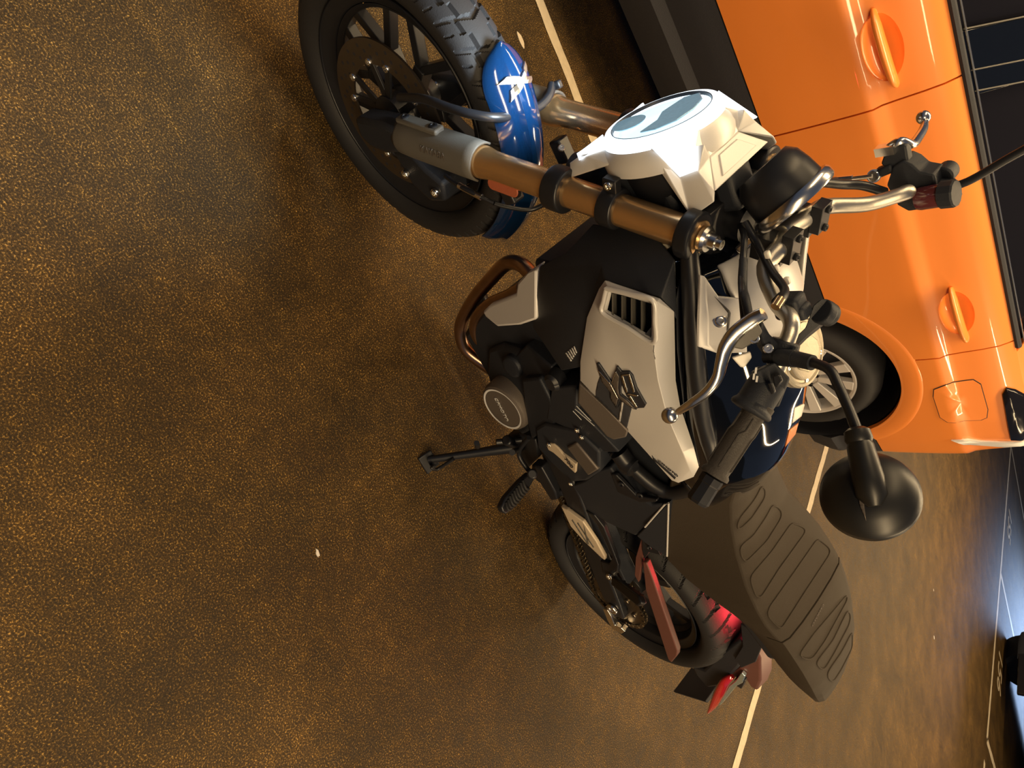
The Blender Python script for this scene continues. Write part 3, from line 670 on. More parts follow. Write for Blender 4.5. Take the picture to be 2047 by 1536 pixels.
bm = nb(); prism(bm, [c0 + dn * .060 + rear * x + lat * y for x, y in ((.045, -.03), (.085, -.024), (.105, -.015), (.105, .015), (.085, .024), (.045, .03))], dn * .012); obj('bezel_tab', bm, ALLOY, dash, bevel=.003)
bm = nb(); box(bm, c0 - dn * .005 + V((-.02, 0, -.055)), (.07, .06, .04)); obj('instrument_bracket', bm, PLAST, dash, bevel=.01)

# ---- handlebar and what sits on it
HBP = [(1.055, .0, 1.085), (1.055, .055, 1.087), (1.035, .10, 1.10), (1.015, .15, 1.145), (1.010, .185, 1.172), (.985, .215, 1.172), (.945, .25, 1.158), (.86, .385, 1.105)]
HB = [V((1.055, 0, 1.075)), A(1562, 487, .045), A(1526, 536, .095), A(1547, 603, .145), A(1577, 642, .185), A(1566, 690, .205), A(1525, 790, .252), A(1430, 935, .345)]
L3 = spline(HB, 8)
bm = nb(); tube(bm, [A(1884, 388, -.362), A(1836, 380, -.258), A(1806, 384, -.215)] + [V((p.x, -p.y, p.z)) for p in HB[4:0:-1]] + HB, [.011, .011, .011, .0115, .0125, .0145, .0145, .0145, .0125, .0115, .011, .011, .011], 20, 6); bar = obj('handlebar', bm, BARMET, B)
for y in (-.045, .045):
    bm = nb(); p = A(1562, 487, .045); p = V((p.x, y, p.z)); box(bm, p + V((-.004, 0, -.022)), (.04, .032, .05), axes(V((cos(RK), 0, sin(RK))), (0, 1, 0))); box(bm, p + SD * .012, (.046, .032, .018), axes(V((cos(RK), 0, sin(RK))), (0, 1, 0)))
    for f in (-.016, .016): bolt(bm, p + SD * .021 + V((cos(RK), 0, sin(RK))) * f, SD, .006, .006)
    obj('bar_clamp', bm, BLACK, bar, bevel=.002)
def gripset(sy):
    f = lambda p: V((p.x, p.y * sy, p.z))
    p0, p1, p2 = f(A(1512, 812, .262)), f(A(1424, 950, .352)), f(A(1397, 1003, .388))
    if sy < 0: p0, p1 = A(1838, 380, -.262), A(1884, 388, -.362)
    d = (p1 - p0).normalized(); Lg = (p1 - p0).length
    bm = nb(); pr = [(.019, -.006), (.0215, -.004), (.0215, .003), (.0165, .005)]
    n = 10
    pr += [(.0170, .02), (.0176, Lg * .5), (.0172, Lg - .008), (.0205, Lg - .004), (.0205, Lg + .001), (.012, Lg + .002)]
    lathe(bm, pr, p0, d, 32); g = obj('grip', bm, GRIPM, bar)
    bm = nb(); a, b, _ = basis(d)
    for k in range(5):
        an = k * 2 * pi / 5 + .4; e = a * cos(an) + b * sin(an); tube(bm, [p0 + d * .02 + e * .0172, p0 + d * Lg * .35 + e * .0178, p0 + d * Lg * .42 + (a * cos(an + .3) + b * sin(an + .3)) * .0178, p0 + d * (Lg - .015) + (a * cos(an + .3) + b * sin(an + .3)) * .0174], .0016, 6, 0)
    obj('grip_ribs', bm, GRIPM, g)
    bm = nb(); lathe(bm, [(.011, 0), (.0165, .002), (.0165, .012), (.0155, .014), (.0165, .04), (.014, .044), (.006, .044), (.006, .036), (0, .036)], p1 + d * .002, d, 8); obj('bar_end', bm, BLACK, bar, ang=20)
    return d
gd = gripset(1); gripset(-1)
# left switch housing
swc = A(1520, 782, .246); ax_ = axes(gd, (0, 0, 1))
bm = nb(); lathe(bm, [(.012, -.028), (.024, -.026), (.0255, .0), (.0255, .022), (.030, .026), (.030, .033), (.02, .035)], swc, gd, 28)
fwd = (V((.9, 0, .45)) - gd * gd.dot(V((.9, 0, .45)))).normalized(); upv = gd.cross(fwd); upv = upv if upv.z > 0 else -upv
bm2 = bm; prism(bm2, [A(*q) for q in ((1500, 745, .262), (1545, 726, .25), (1576, 757, .235), (1553, 815, .235), (1530, 812, .25))], (-.02, -.028, -.026))
sw = obj('switch_housing', bm, PLAST, bar, bevel=.003)
bm = nb()
def swp(px, py, Y): return A(px, py, Y)
prism(bm, [swp(*q) for q in ((1541, 753, .253), (1556, 749, .25), (1562, 762, .247), (1549, 777, .25), (1543, 768, .253))], (.004, .005, .003)); prism(bm, [swp(*q) for q in ((1531, 768, .262), (1541, 764, .26), (1548, 784, .256), (1539, 790, .258))], (.006, .008, .005)); obj('switch_buttons', bm, BLACK, sw, bevel=.002)
bm = nb()
for q in ((1503, 753), (1509, 758), (1507, 741)):
    c = A(q[0], q[1], .266); prism(bm, [c + (RT * x + UP * y) * .001 for x, y in ((-4, -1.2), (4, -1.2), (4, 1.2), (-4, 1.2))], (.001, .002, .001))
obj('switch_print', bm, WHITE, sw)
# clutch perch and lever
bm = nb(); pv = A(1512, 655, .232)
prism(bm, [A(*q) for q in ((1520, 640, .235), (1535, 668, .225), (1556, 690, .215), (1552, 712, .222), (1536, 712, .23), (1520, 690, .238), (1512, 662, .240))], (-.012, -.012, -.02)); lathe(bm, [(.014, -.014), (.02, -.013), (.02, .013), (.014, .014)], A(1560, 700, .206), (L3[44] - L3[42]), 24); pc = obj('lever_perch', bm, ENGINE, bar, bevel=.003)
bm = nb(); bolt(bm, A(1531, 698, .236), (.5, .6, .6), .007, .005); bolt(bm, A(1503, 678, .245), (.5, .6, .6), .007, .005); obj('perch_bolts', bm, STEEL, pc)
LV = [A(1522, 628, .238), A(1500, 640, .245), A(1465, 668, .262), A(1447, 695, .275), A(1438, 725, .288), A(1430, 755, .30), A(1410, 783, .312), A(1380, 806, .325), A(1352, 824, .335)]
bm = nb(); tube(bm, LV, [.010, .0115, .012, .0115, .0095, .0085, .0082, .0078, .006], 16, 6, flat=.75); sph(bm, A(1335, 831, .342), .0118); cl = obj('clutch_lever', bm, ALLOY, bar, ang=60)
bm = nb(); prism(bm, [A(*q) for q in ((1470, 668, .262), (1512, 648, .242), (1520, 664, .240), (1508, 682, .246), (1480, 700, .262), (1462, 696, .268))], (-.004, -.008, -.008)); obj('lever_root', bm, GREYP, cl, bevel=.002)
bm = nb(); prism(bm, [A(*q) for q in ((1459, 716, .268), (1496, 704, .25), (1499, 716, .25), (1484, 736, .258), (1476, 735, .262))], (-.003, -.006, -.006)); obj('lever_stop', bm, STICK, cl, bevel=.002)
# cable
bm = nb(); tube(bm, [A(1488, 690, .245), A(1480, 600, .20), A(1478, 560, .16), A(1481, 520, .12), A(1484, 478, .09), A(1478, 452, .05)], .0050); cab = obj('clutch_cable', bm, BLACK, B)
bm = nb(); tube(bm, [A(1493, 636, .225), A(1486, 600, .205), A(1481, 575, .17), A(1482, 520, .13)], .0062, 10); obj('cable_sleeve', bm, PLAST, cab)
bm = nb(); tube(bm, [A(1485, 445, .06), A(1510, 490, .075), A(1540, 545, .12), A(1562, 575, .15), A(1562, 592, .175), A(1549, 612, .20)], .0062); lp_ = obj('brake_pipe', bm, BLACK, B)
bm = nb(); cyl(bm, A(1556, 598, .19), A(1545, 615, .205), .0062); obj('pipe_fitting', bm, GOLD, lp_)
bm = nb()
for q in ((1530, 510), (1548, 538), (1532, 544), (1569, 562), (1541, 566)): box(bm, A(q[0], q[1], .105), (.011, .008, .008))
obj('wire_connectors', bm, STICK, lp_, bevel=.002)
# phone or key mount: black arm with a round boss
bm = nb(); prism(bm, [A(*q) for q in ((1578, 683, .16), (1606, 655, .15), (1622, 612, .14), (1638, 598, .13), (1652, 600, .125), (1660, 620, .125), (1646, 640, .135), (1612, 668, .15), (1590, 690, .16))], (-.016, -.01, -.012)); lathe(bm, [(.0, 0), (.0165, 0), (.0175, .002), (.0175, .012), (.0165, .014), (.0165, .02), (.015, .022), (0, .022)], A(1636, 622, .137), (A(1662, 634, .12) - A(1636, 622, .137)), 28); obj('accessory_mount', bm, PLAST, bar, bevel=.002)
bm = nb(); box(bm, A(1575, 612, .15), (.035, .03, .04)); box(bm, A(1592, 622, .15), (.022, .026, .03)); obj('ignition_cover', bm, PLAST, bar, bevel=.006)
# mirrors
def mirrorset(sy, left):
    f = lambda p: V((p.x, p.y * sy, p.z))
    pts = [f(A(1552, 715, .225)), f(A(1585, 718, .230)), f(A(1628, 728, .238)), f(A(1655, 742, .246)), f(A(1672, 775, .262)), f(A(1692, 820, .285)), f(A(1708, 862, .305))]
    if not left: pts = [A(1850, 372, -.24), A(1900, 372, -.25), A(1925, 366, -.255), A(1960, 348, -.262), A(2000, 324, -.27), A(2050, 296, -.28), A(2095, 270, -.29)]
    bm = nb(); tube(bm, pts, .0064, 14, 6); mi_ = obj('mirror_stem', bm, BLACK, bar); mi_['label'] = 'left mirror with its stem' if left else 'right mirror with its stem'
    bm = nb(); b0 = pts[0]; b1 = pts[1]; b2 = pts[2]; cyl(bm, b0, b1, .0115); cyl(bm, b1, b1.lerp(b2, .8 if left else .3), .0105, .010); cyl(bm, pts[0] + V((0, 0, -.02)), pts[0], .009); obj('stem_boot', bm, PLAST, mi_)
    bm = nb(); e0, e1 = (f(A(1706, 856, .303)), f(A(1722, 925, .330))) if left else (A(2092, 272, -.289), A(2150, 240, -.30)); lathe(bm, [(.009, 0), (.0145, .004), (.0155, .014), (.0135, .018), (.0150, .022), (.0175, .06), (.017, .08), (.008, .092)], e0, e1 - e0, 24); obj('mirror_socket', bm, MIRP, mi_)
    c = f(A(1732, 985, .338)) if left else A(2195, 205, -.31); n = V((.90, .30 * sy, .28)).normalized()
    bm = nb(); lathe(bm, [(.0, .024), (.02, .0225), (.038, .017), (.050, .006), (.0545, -.004), (.055, -.012), (.052, -.014)], c, n, 56, cap=False)
    h = obj('mirror_head', bm, MIRP, mi_, ang=60)
    bm = nb(); lathe(bm, [(.0525, -.0125), (0, -.0125)], c, n, 48, cap=False); obj('mirror_glass', bm, mat('mirror glass', (.8, .8, .8), .02, 1, noise=.01), h)
    if left:
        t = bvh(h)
        decal('crease_highlight', t, [[(1736, 936), (1748, 941), (1726, 976), (1709, 970)]], GRAPH, h, .0025, .004); decal('crease_highlight', t, [[(1706, 974), (1722, 980), (1722, 1010), (1726, 1042), (1714, 1012)]], GRAPH, h, .0015, .004)  # lighter plates paint in the highlight on the shell's facets
mirrorset(1, True); mirrorset(-1, False)
# right side controls: front brake master cylinder
bm = nb(); rp = lambda px, py, Y: A(px, py, Y)
lathe(bm, [(.017, -.006), (.0185, .0), (.0185, .03), (.018, .035)], rp(1838, 398, -.215), rp(1880, 391, -.215) - rp(1838, 398, -.215), 28); rs = obj('brake_reservoir', bm, FLUID, bar)
bm = nb(); q0, q1 = rp(1876, 391, -.215), rp(1920, 386, -.215); lathe(bm, [(.0185, 0), (.0215, .001), (.0215, .02), (.020, .023), (.0, .024)], q0, q1 - q0, 12); obj('reservoir_cap', bm, PLAST, rs, ang=20)
bm = nb(); prism(bm, [rp(*q) for q in ((1768, 372, -.225), (1780, 335, -.225), (1800, 322, -.225), (1818, 330, -.225), (1835, 345, -.225), (1862, 350, -.225), (1868, 372, -.225), (1840, 420, -.225), (1812, 424, -.225), (1790, 412, -.225))], (0, -.04, 0)); prism(bm, [rp(*q) for q in ((1756, 330, -.23), (1763, 310, -.23), (1785, 290, -.23), (1806, 292, -.23), (1812, 330, -.23), (1780, 345, -.23))], (0, -.02, 0)); lathe(bm, [(.0, 0), (.0155, .0), (.0155, .03), (0, .03)], rp(1880, 355, -.25), (0, -1, 0), 20); ms = obj('master_cylinder', bm, PLAST, bar, bevel=.003)
bm = nb(); cyl(bm, rp(1743, 353, -.222), rp(1743, 353, -.245), .011); cyl(bm, rp(1668, 361, -.21), rp(1700, 358, -.215), .0058); cyl(bm, rp(1700, 358, -.215), rp(1740, 353, -.22), .004); bolt(bm, rp(1743, 353, -.221), (.3, 1, .2), .009, .004); obj('banjo_bolt', bm, ALLOY, ms)
bm = nb(); prism(bm, [rp(*q) for q in ((1740, 345, -.225), (1775, 330, -.225), (1780, 348, -.225), (1745, 362, -.225))], (0, -.02, 0)); obj('cylinder_neck', bm, PLAST, ms, bevel=.004)
bm = nb(); tube(bm, [rp(1770, 300, -.235), rp(1795, 285, -.24), rp(1818, 290, -.26), rp(1830, 278, -.29), rp(1842, 258, -.33), rp(1845, 240, -.36)], [.009, .010, .0085, .0078, .007, .005], 14, 6, flat=.8); sph(bm, rp(1842, 236, -.365), .0115); box(bm, rp(1768, 300, -.232), (.014, .02, .03)); obj('brake_lever', bm, ALLOY, bar, ang=60)
bm = nb(); tube(bm, [rp(1765, 385, -.20), rp(1720, 372, -.17), rp(1680, 370, -.14), rp(1630, 366, -.08), rp(1600, 380, -.04)], .0075); tube(bm, [rp(1668, 361, -.21), rp(1640, 366, -.15), rp(1600, 372, -.08)], .0055); obj('control_cables', bm, BLACK, B)
# ---- fuel tank
def lerpT(T, x):
    for a, b in zip(T, T[1:]):
        if x <= b[0]:
            t = max(0, (x - a[0]) / (b[0] - a[0])); return [p + (q - p) * t for p, q in zip(a[1:], b[1:])]
    return list(T[-1][1:])
#        x     ztop   wtop  zedge  wridge zridge zlow
TK = [(.475, .845, .045, .835, .085, .80, .74), (.52, .895, .065, .875, .12, .815, .73), (.58, .945, .075, .925, .135, .835, .72), (.66, .99, .085, .965, .142, .862, .72), (.74, 1.02, .09, .995, .145, .89, .74),
      (.82, 1.037, .093, 1.01, .145, .918, .76), (.90, 1.045, .093, 1.02, .142, .945, .78), (.98, 1.04, .09, 1.012, .138, .972, .80), (1.04, 1.02, .075, .995, .125, .985, .80), (1.075, .985, .05, .97, .085, .965, .82)]
bm = nb(); rings = []
for i in range(46):
    x = .475 + .6 * i / 45; zt, wt, ze, wr, zr, zl = lerpT(TK, x)
    h = [(0, zt), (wt * .5, zt - (zt - ze) * .22), (wt, ze), (wt * .45 + wr * .55, ze * .42 + zr * .58), (wr, zr), (wr + .002, zr - .02), (wr - .02, zl + .02), (wr * .6, zl)]
    full = [(y, z) for y, z in h] + [(-y, z) for y, z in h[:0:-1]]
    rings.append([bm.verts.new((x, y, z)) for y, z in full])
for p, q in zip(rings, rings[1:]):
    n = len(p)
    for k in range(n): bm.faces.new((p[k], q[k], q[(k + 1) % n], p[(k + 1) % n]))
bm.faces.new(rings[0]); bm.faces.new(rings[-1][::-1])
tank = obj('fuel_tank', bm, GLOSS, B, ang=75, sub=1); tank['label'] = 'gloss black fuel tank with a round metal filler cap'
tb = bvh(tank)
# filler cap
cc = A(1600, 722, -.005); cn = V((-.10, 0, 1)).normalized()
cc = V((.835, 0, 1.046)); cn = V((.10, 0, 1)).normalized(); cn = V((.02, 0, 1)).normalized()
bm = nb(); lathe(bm, [(.064, -.01), (.064, .004), (.061, .008), (.056, .009), (.054, .006), (.050, .006), (.049, .010), (.044, .012), (.0, .012)], cc, cn, 56, cap=False); cap = obj('filler_cap', bm, CAPM, tank, ang=25)
bm = nb(); prism(bm, [cc + V((x, y, .012)) for x, y in ((.034, -.012), (.034, .012), (.0, .034), (-.014, .034), (-.034, .014), (-.034, -.014), (-.014, -.034), (.0, -.034))], (0, 0, .003)); obj('cap_lock', bm, CAPM, cap, bevel=.003)
bm = nb()
for k in range(5): a = 2 * pi * k / 5 + .3; bolt(bm, cc + V((.0525 * cos(a), .0525 * sin(a), .006)), cn, .0042, .003)
obj('cap_screws', bm, STEEL, cap)
# silver panel round the ignition in front of the cap
bm = nb(); g = []
for i in range(17):
    x = .885 + .16 * i / 16; row = []
    zt, wt, ze, wr, zr, zl = lerpT(TK, min(x, 1.07))
    for k in range(15):
        t = -1 + k / 7; w = min(.088, .03 + .9 * (x - .86)) if x < .93 else .088 - max(0, x - 1.0) * .4
        y = t * w; row.append(bm.verts.new((x, y, zt + .012 - .03 * t * t + .006 * sin(pi * i / 16))))
    g.append(row)
for p, q in zip(g, g[1:]):
    for k in range(14): bm.faces.new((p[k], q[k], q[k + 1], p[k + 1]))
obj('tank_top_cover', bm, SILVER, tank, solid=.012, bevel=.003)
# satin trim ridge along the tank edge
bm = nb(); RG = [A(1372, 470, .11), A(1378, 560, .132), A(1383, 650, .146), A(1388, 740, .152), A(1398, 820, .150), A(1412, 880, .146), A(1422, 928, .135)]
tube(bm, RG, [.012, .016, .017, .017, .016, .015, .008], 18, 8); RG2 = [V((p.x, -p.y, p.z)) for p in RG]
rt = obj('tank_edge_trim', bm, BLACK, B); mirror(rt, B)
bm = nb(); prism(bm, [A(*q) for q in ((1352, 575, .138), (1385, 520, .10), (1400, 560, .11), (1400, 700, .115), (1408, 830, .115), (1440, 950, .10), (1400, 960, .13), (1365, 830, .145), (1350, 700, .15), (1348, 600, .145))], (0, -.03, -.02)); rt2 = obj('tank_side_infill', bm, PLAST, B); mirror(rt2, B)
# silver front trim with bolt and groove
Z5 = lambda *q: [(1150 + a / 2.953, 480 + b / 2.953, *r) for a, b, *r in q]
tv = [A(q[0], q[1], q[2] + .026) for q in ((1396, 552, .122), (1406, 555, .116), (1478, 600, .085), (1487, 640, .075), (1490, 706, .07), (1432, 708, .095), (1392, 694, .135), (1394, 640, .135), (1412, 640, .118), (1408, 600, .12), (1412, 690, .115), (1455, 618, .10), (1452, 680, .09), (1432, 596, .112))]
fc = [(0, 1, 9), (0, 9, 7), (9, 8, 7), (7, 8, 10, 6), (1, 13, 9), (9, 13, 11, 8), (13, 2, 11), (11, 2, 3), (8, 11, 12, 10), (11, 3, 12), (12, 3, 4), (12, 4, 5), (10, 12, 5), (6, 10, 5)]
tr = facets('tank_front_trim', tv, fc, SILVER, B, solid=.006, bevel=.0015, ang=22); mirror(tr, B)
trb = bvh(tr)
bm = nb(); p = onto(trb, 1436, 641, .0005); bolt(bm, p, (.15, .75, .62), .0085, .003); lathe(bm, [(.0112, -.002), (.0115, .001), (.009, .0015)], p, (.15, .75, .62), 24); obj('trim_bolt', bm, STEEL, tr)
decal('trim_groove', trb, [[(1424, 593), (1455, 622), (1457, 626), (1453, 662), (1449, 662), (1452, 627)]], GREYP, tr, .0008, .001)
# ---- silver side panel with vent
PV = [(1206, 561, .178), (1316, 597, .178), (1345, 624, .165), (1346, 670, .163), (1348, 761, .160), (1357, 812, .157), (1384, 893, .147), (1394.5, 934, .142), (1383.7, 954, .142), (1353, 966, .146), (1340, 961, .15), (1252, 863, .178), (1157, 761, .19), (1157, 724, .19), (1170, 636, .184), (1194, 578, .178),
      (1303, 697, .205), (1312, 760, .205), (1330, 830, .196), (1362, 905, .172), (1376, 940, .152), (1214, 581.6, .192), (1298, 604, .196), (1299, 680, .203), (1204, 622, .196), (1208, 700, .208), (1245, 800, .207), (1311, 604, .190), (1311, 640, .2), (1300, 600, .190), (1299, 640, .2)]
PF = [(0, 29, 22, 21), (0, 1, 27, 29), (29, 27, 22), (1, 2, 27), (27, 28, 30, 22), (28, 16, 23, 30), (2, 3, 28, 27), (3, 4, 17, 16), (3, 16, 28), (15, 0, 21, 24), (14, 15, 24), (14, 24, 25), (24, 23, 16, 25), (13, 14, 25), (12, 13, 25), (25, 16, 17, 26), (12, 25, 26), (11, 12, 26), (26, 17, 18), (11, 26, 18), (11, 18, 19, 10), (10, 19, 20, 9), (9, 20, 8), (8, 20, 7), (20, 19, 6, 7), (19, 18, 5, 6), (18, 17, 4, 5)]
pan = facets('side_panel', [A(*q) for q in PV], PF, SILVER, B, solid=.008, bevel=.0045, ang=35); pan['label'] = 'matte silver tank side panel with slatted vent and emblem'
for md in pan.modifiers:
    if md.type == 'BEVEL': md.segments = 4
mirror(pan, B, 'matte silver tank side panel on the far side')
pb = bvh(pan)
# raised frame and slats of the vent
fr_ = [A(*q) for q in ((1209, 578, .196), (1255, 589, .199), (1301, 601, .201), (1306, 640, .206), (1303, 686, .209), (1252, 656, .207), (1202, 626, .201), (1204, 600, .198))]
bm = nb(); tube(bm, fr_ + [fr_[0]], .0042, 10, 5); obj('vent_frame', bm, SILVER, pan)
bm = nb(); prism(bm, [A(*q) for q in ((1206, 572, .165), (1305, 597, .168), (1308, 690, .175), (1198, 628, .17))], (0, -.01, 0)); vb = obj('vent_grille', bm, PLAST, pan)
bm = nb()
for x in (1225, 1244, 1263, 1283):
    y0 = 585 + (x - 1214) * .26; y1 = 625 + (x - 1204) * .60
    prism(bm, [A(x - 2, y0, .19), A(x - 2, y1, .196), A(x + 5, y1, .176), A(x + 5, y0, .172)], (.001, 0, -.003))
obj('vent_slats', bm, GREYP, pan)
# emblem and stripes lie on the panel
Z9 = lambda *q: [(1160 + a / 5.12, 680 + b / 5.12) for a, b in q]
decal('panel_decal', pb, [Z9((190, 370), (165, 440), (148, 520), (146, 600), (380, 858), (455, 930), (470, 880), (515, 690), (430, 615), (395, 620), (372, 690), (318, 610), (312, 540), (235, 430))], DECAL, pan, .0008, .001)
decal('decal_pinstripe', pb, [Z9((416, 628), (434, 632), (396, 858), (378, 850))], SILVER, pan, .0022, .001)
em = decal('emblem', pb, [Z9((165, 228), (182, 228), (312, 420), (405, 600), (370, 690), (310, 600), (308, 530), (215, 400)), Z9((318, 425), (372, 258), (430, 330), (410, 480), (410, 540), (480, 600), (530, 640), (575, 700), (545, 695), (470, 650), (385, 590)), Z9((408, 312), (490, 310), (528, 352), (570, 480), (668, 650), (650, 680), (575, 685), (470, 560), (420, 440))], DARKP, pan, .004, .004)
decal('emblem_face', pb, [Z9((190, 300), (300, 440), (385, 590), (368, 660), (318, 590), (315, 525), (225, 410)), Z9((322, 430), (365, 310), (395, 360), (385, 480), (395, 545), (480, 610), (525, 660), (555, 690), (470, 640), (390, 570))], GRAPH, pan, .0052, .002)
edge = lambda a, b, w=5: Z9((a[0] - w * .5, a[1] + w * .4), (b[0] - w * .5, b[1] + w * .4), (b[0] + w * .6, b[1] - w * .5), (a[0] + w * .6, a[1] - w * .5))
decal('emblem_edges', pb, [edge((190, 305), (305, 435), 9), edge((305, 435), (385, 590), 10), edge((322, 430), (366, 310), 9), edge((426, 350), (480, 520), 15), edge((500, 345), (552, 520), 15), edge((420, 348), (500, 340), 15), edge((482, 538), (585, 556), 14), edge((500, 555), (575, 675), 15)], ALLOY, pan, .0056, .0016)
sp = decal('tail_stripes', pb, [Z9((640, 1165), (655, 1160), (870, 1420), (850, 1425)), Z9((720, 1180), (740, 1205), (965, 1405), (955, 1425), (735, 1225))], DARKP, pan, .001, .001)
lp2 = onto(pb, 1333, 936, .0015); lettering('panel_lettering', 'CFMOTO', .0095, lp2, (onto(pb, 1347, 947, .0015) - onto(pb, 1320, 925, .0015)), V((.3, .1, 1)), DARKP, pan, 1.3)
# ---- shroud, fin, airbox cover
SH = [A(*q) for q in ((1128, 505, .115), (1182, 448, .09), (1300, 462, .09), (1345, 520, .13), (1352, 640, .158), (1318, 596, .174), (1206, 561, .174), (1170, 636, .180), (1157, 735, .184), (1120, 742, .165), (1062, 655, .140), (1076, 533, .128), (1200, 530, .15))]
sh = facets('radiator_shroud', SH, [(0, 1, 12), (1, 2, 12), (2, 3, 5, 6, 12), (3, 4, 5), (6, 7, 12), (0, 12, 7, 11), (11, 7, 8, 9, 10)], PLAST, B, solid=.008, bevel=.003, ang=20); mirror(sh, B)
shb = bvh(sh)
decal('shroud_ticks', shb, [[(1128 + k * 4, 706 - k * 3.2), (1130 + k * 4, 705 - k * 3.2), (1141 + k * 2.6, 722 - k * 4), (1139 + k * 2.6, 723 - k * 4)] for k in range(5)], WHITE, sh)
FN = [A(*q) for q in ((1078, 529, .118), (1071, 546, .124), (1069, 641, .150), (1036, 652, .150), (992, 655, .140), (966, 634, .128), (962, 624, .122), (976, 611, .120), (1028, 589, .118), (1031, 566, .112), (1056, 543, .108))]
fn = obj('belly_fin', prism(nb(), FN, (0, -.02, 0)), SILVER, B, bevel=.006); fn['label'] = 'silver lower fairing fin'; mirror(fn, B, 'silver lower fairing fin on the far side')
AB = [A(*q) for q in ((1155, 767, .196), (1152, 806, .2), (1210, 874, .2), (1224, 881, .198), (1249, 876, .19), (1254, 862, .185), (1200, 810, .194))]
ab = obj('intake_cover', prism(nb(), AB, V((0, -.05, -.035))), GRAPH, B, bevel=.004, seg=3); ab['label'] = 'grey metal cover under the silver side panel'; mirror(ab, B)
bm = nb()
for q in ((1147, 818, 1186, 852), (1150, 812, 1179, 842), (1143, 822, 1160, 840)): tube(bm, [A(q[0], q[1], .178), A(q[2], q[3], .178)], .0009, 6, 0)
obj('cover_pinstripes', bm, WHITE, ab)
bm = nb(); prism(bm, [A(*q) for q in ((1100, 775, .165), (1150, 772, .17), (1150, 815, .178), (1210, 880, .178), (1235, 905, .165), (1205, 905, .16), (1180, 880, .165), (1090, 838, .16))], (0, -.06, 0)); im = obj('intake_body', bm, PLAST, B, bevel=.004); mirror(im, B)
# ---- engine and frame core
bm = nb(); prism(bm, [V((x, .095, z)) for x, z in ((1.0, .66), (1.02, .93), (.95, .93), (.56, .80), (.44, .68), (.46, .42), (.60, .22), (.90, .20), (.985, .36))], (0, -.19, 0)); core = obj('engine', bm, ENGINE, B, bevel=.015)
for o_ in ():
    pass
bm = nb(); prism(bm, [A(*q) for q in ((972, 700, .11), (1000, 690, .11), (1040, 705, .12), (1110, 742, .14), (1118, 800, .15), (1090, 845, .15), (1040, 872, .14), (985, 800, .13), (972, 750, .115))], (0, -.08, 0)); obj('crankcase', bm, ENGINE, core, bevel=.010)
bm = nb(); prism(bm, [A(*q) for q in ((1050, 690, .12), (1100, 735, .15), (1096, 768, .15), (1060, 762, .14), (1020, 720, .12))], (0, -.05, 0)); lathe(bm, [(.0, .004), (.02, .004), (.028, 0), (.030, -.03)], A(1020, 735, .135), (.1, 1, .1), 24); obj('water_pump', bm, ENGINE, core, bevel=.006)
gc = A(1003, 818, .165); gn = V((.02, 1, .06)).normalized()
gax = A(1040, 862, .165) - A(966, 775, .165)
bm = nb(); GR = gax.length / 2 * .93; lathe(bm, [(GR + .006, -.07), (GR + .004, -.012), (GR, -.002), (GR - .006, .002), (GR - .010, .0), (0, .0)], gc, gn, 56); gcv = obj('generator_cover', bm, GRAPH, core, ang=25); gcv['label'] = 'round engine cover with lettering'
bm = nb(); lathe(bm, [(GR - .010, .0012), (GR - .0075, .0022), (GR - .005, .0020)], gc, gn, 56, cap=False); obj('cover_ring', bm, WHITE, gcv)
lettering('cover_lettering', 'CFMOTO', .0165, gc + gn * .0008 + V((-.002, 0, -.006)), V((-1, 0, -.02)), (0, .06, 1), WHITE, gcv, 1.05)
bm = nb(); prism(bm, [A(*q) for q in ((1040, 760, .155), (1075, 757, .16), (1100, 806, .165), (1108, 848, .16), (1060, 880, .15), (1050, 840, .15))], (0, -.06, 0)); obj('side_casting', bm, ENGINE, core, bevel=.006)
bm = nb()
for px, py in ((1098, 766), (1100, 772)): lathe(bm, [(.0, .003), (.011, .003), (.014, .0), (.018, -.004), (.02, -.03)], A(px, py, .172), (0, 1, .1), 24)
obj('frame_boss', bm, BLACK, core)
# sprocket cover with plate
SC = [A(*q) for q in ((1068, 858, .16), (1085, 848, .165), (1150, 862, .17), (1195, 905, .172), (1196, 945, .17), (1170, 962, .165), (1140, 965, .162), (1098, 925, .16), (1072, 895, .158))]
sc = obj('sprocket_cover', prism(nb(), SC, (0, -.06, 0)), PLAST, core, bevel=.006)
bm = nb(); prism(bm, [A(*q) for q in ((1090, 891, .166), (1096, 886.5, .166), (1105, 888, .166), (1113.7, 896.7, .168), (1122.5, 908.5, .170), (1149, 929, .174), (1147.4, 946.6, .174), (1132, 932, .171), (1117, 917, .169), (1104, 906, .167), (1094, 900, .166))], (0, -.008, 0)); spl = obj('engine_plate', bm, PALE, core, bevel=.0015); spl['label'] = 'small metal plate reading 700'
lettering('plate_lettering', '700', .0165, A(1135, 925.5, .1745) + V((0, .0008, 0)), A(1147, 940, .1745) - A(1127, 914, .1745), V((0, .02, 1)), DARKP, core, 1.2)
bm = nb(); prism(bm, [A(*q) for q in ((1130, 895, .172), (1148, 886, .174), (1193, 940, .176), (1173, 952, .174))], (0, -.02, 0)); obj('cover_pad', bm, GRAPH, core, bevel=.004)
bm = nb()
for px, py in ((1139, 967), (1161, 874), (1152, 860), (1096, 889)): bolt(bm, A(px, py, .172), (0, 1, .1), .006, .004)
obj('cover_bolts', bm, STEEL, core)
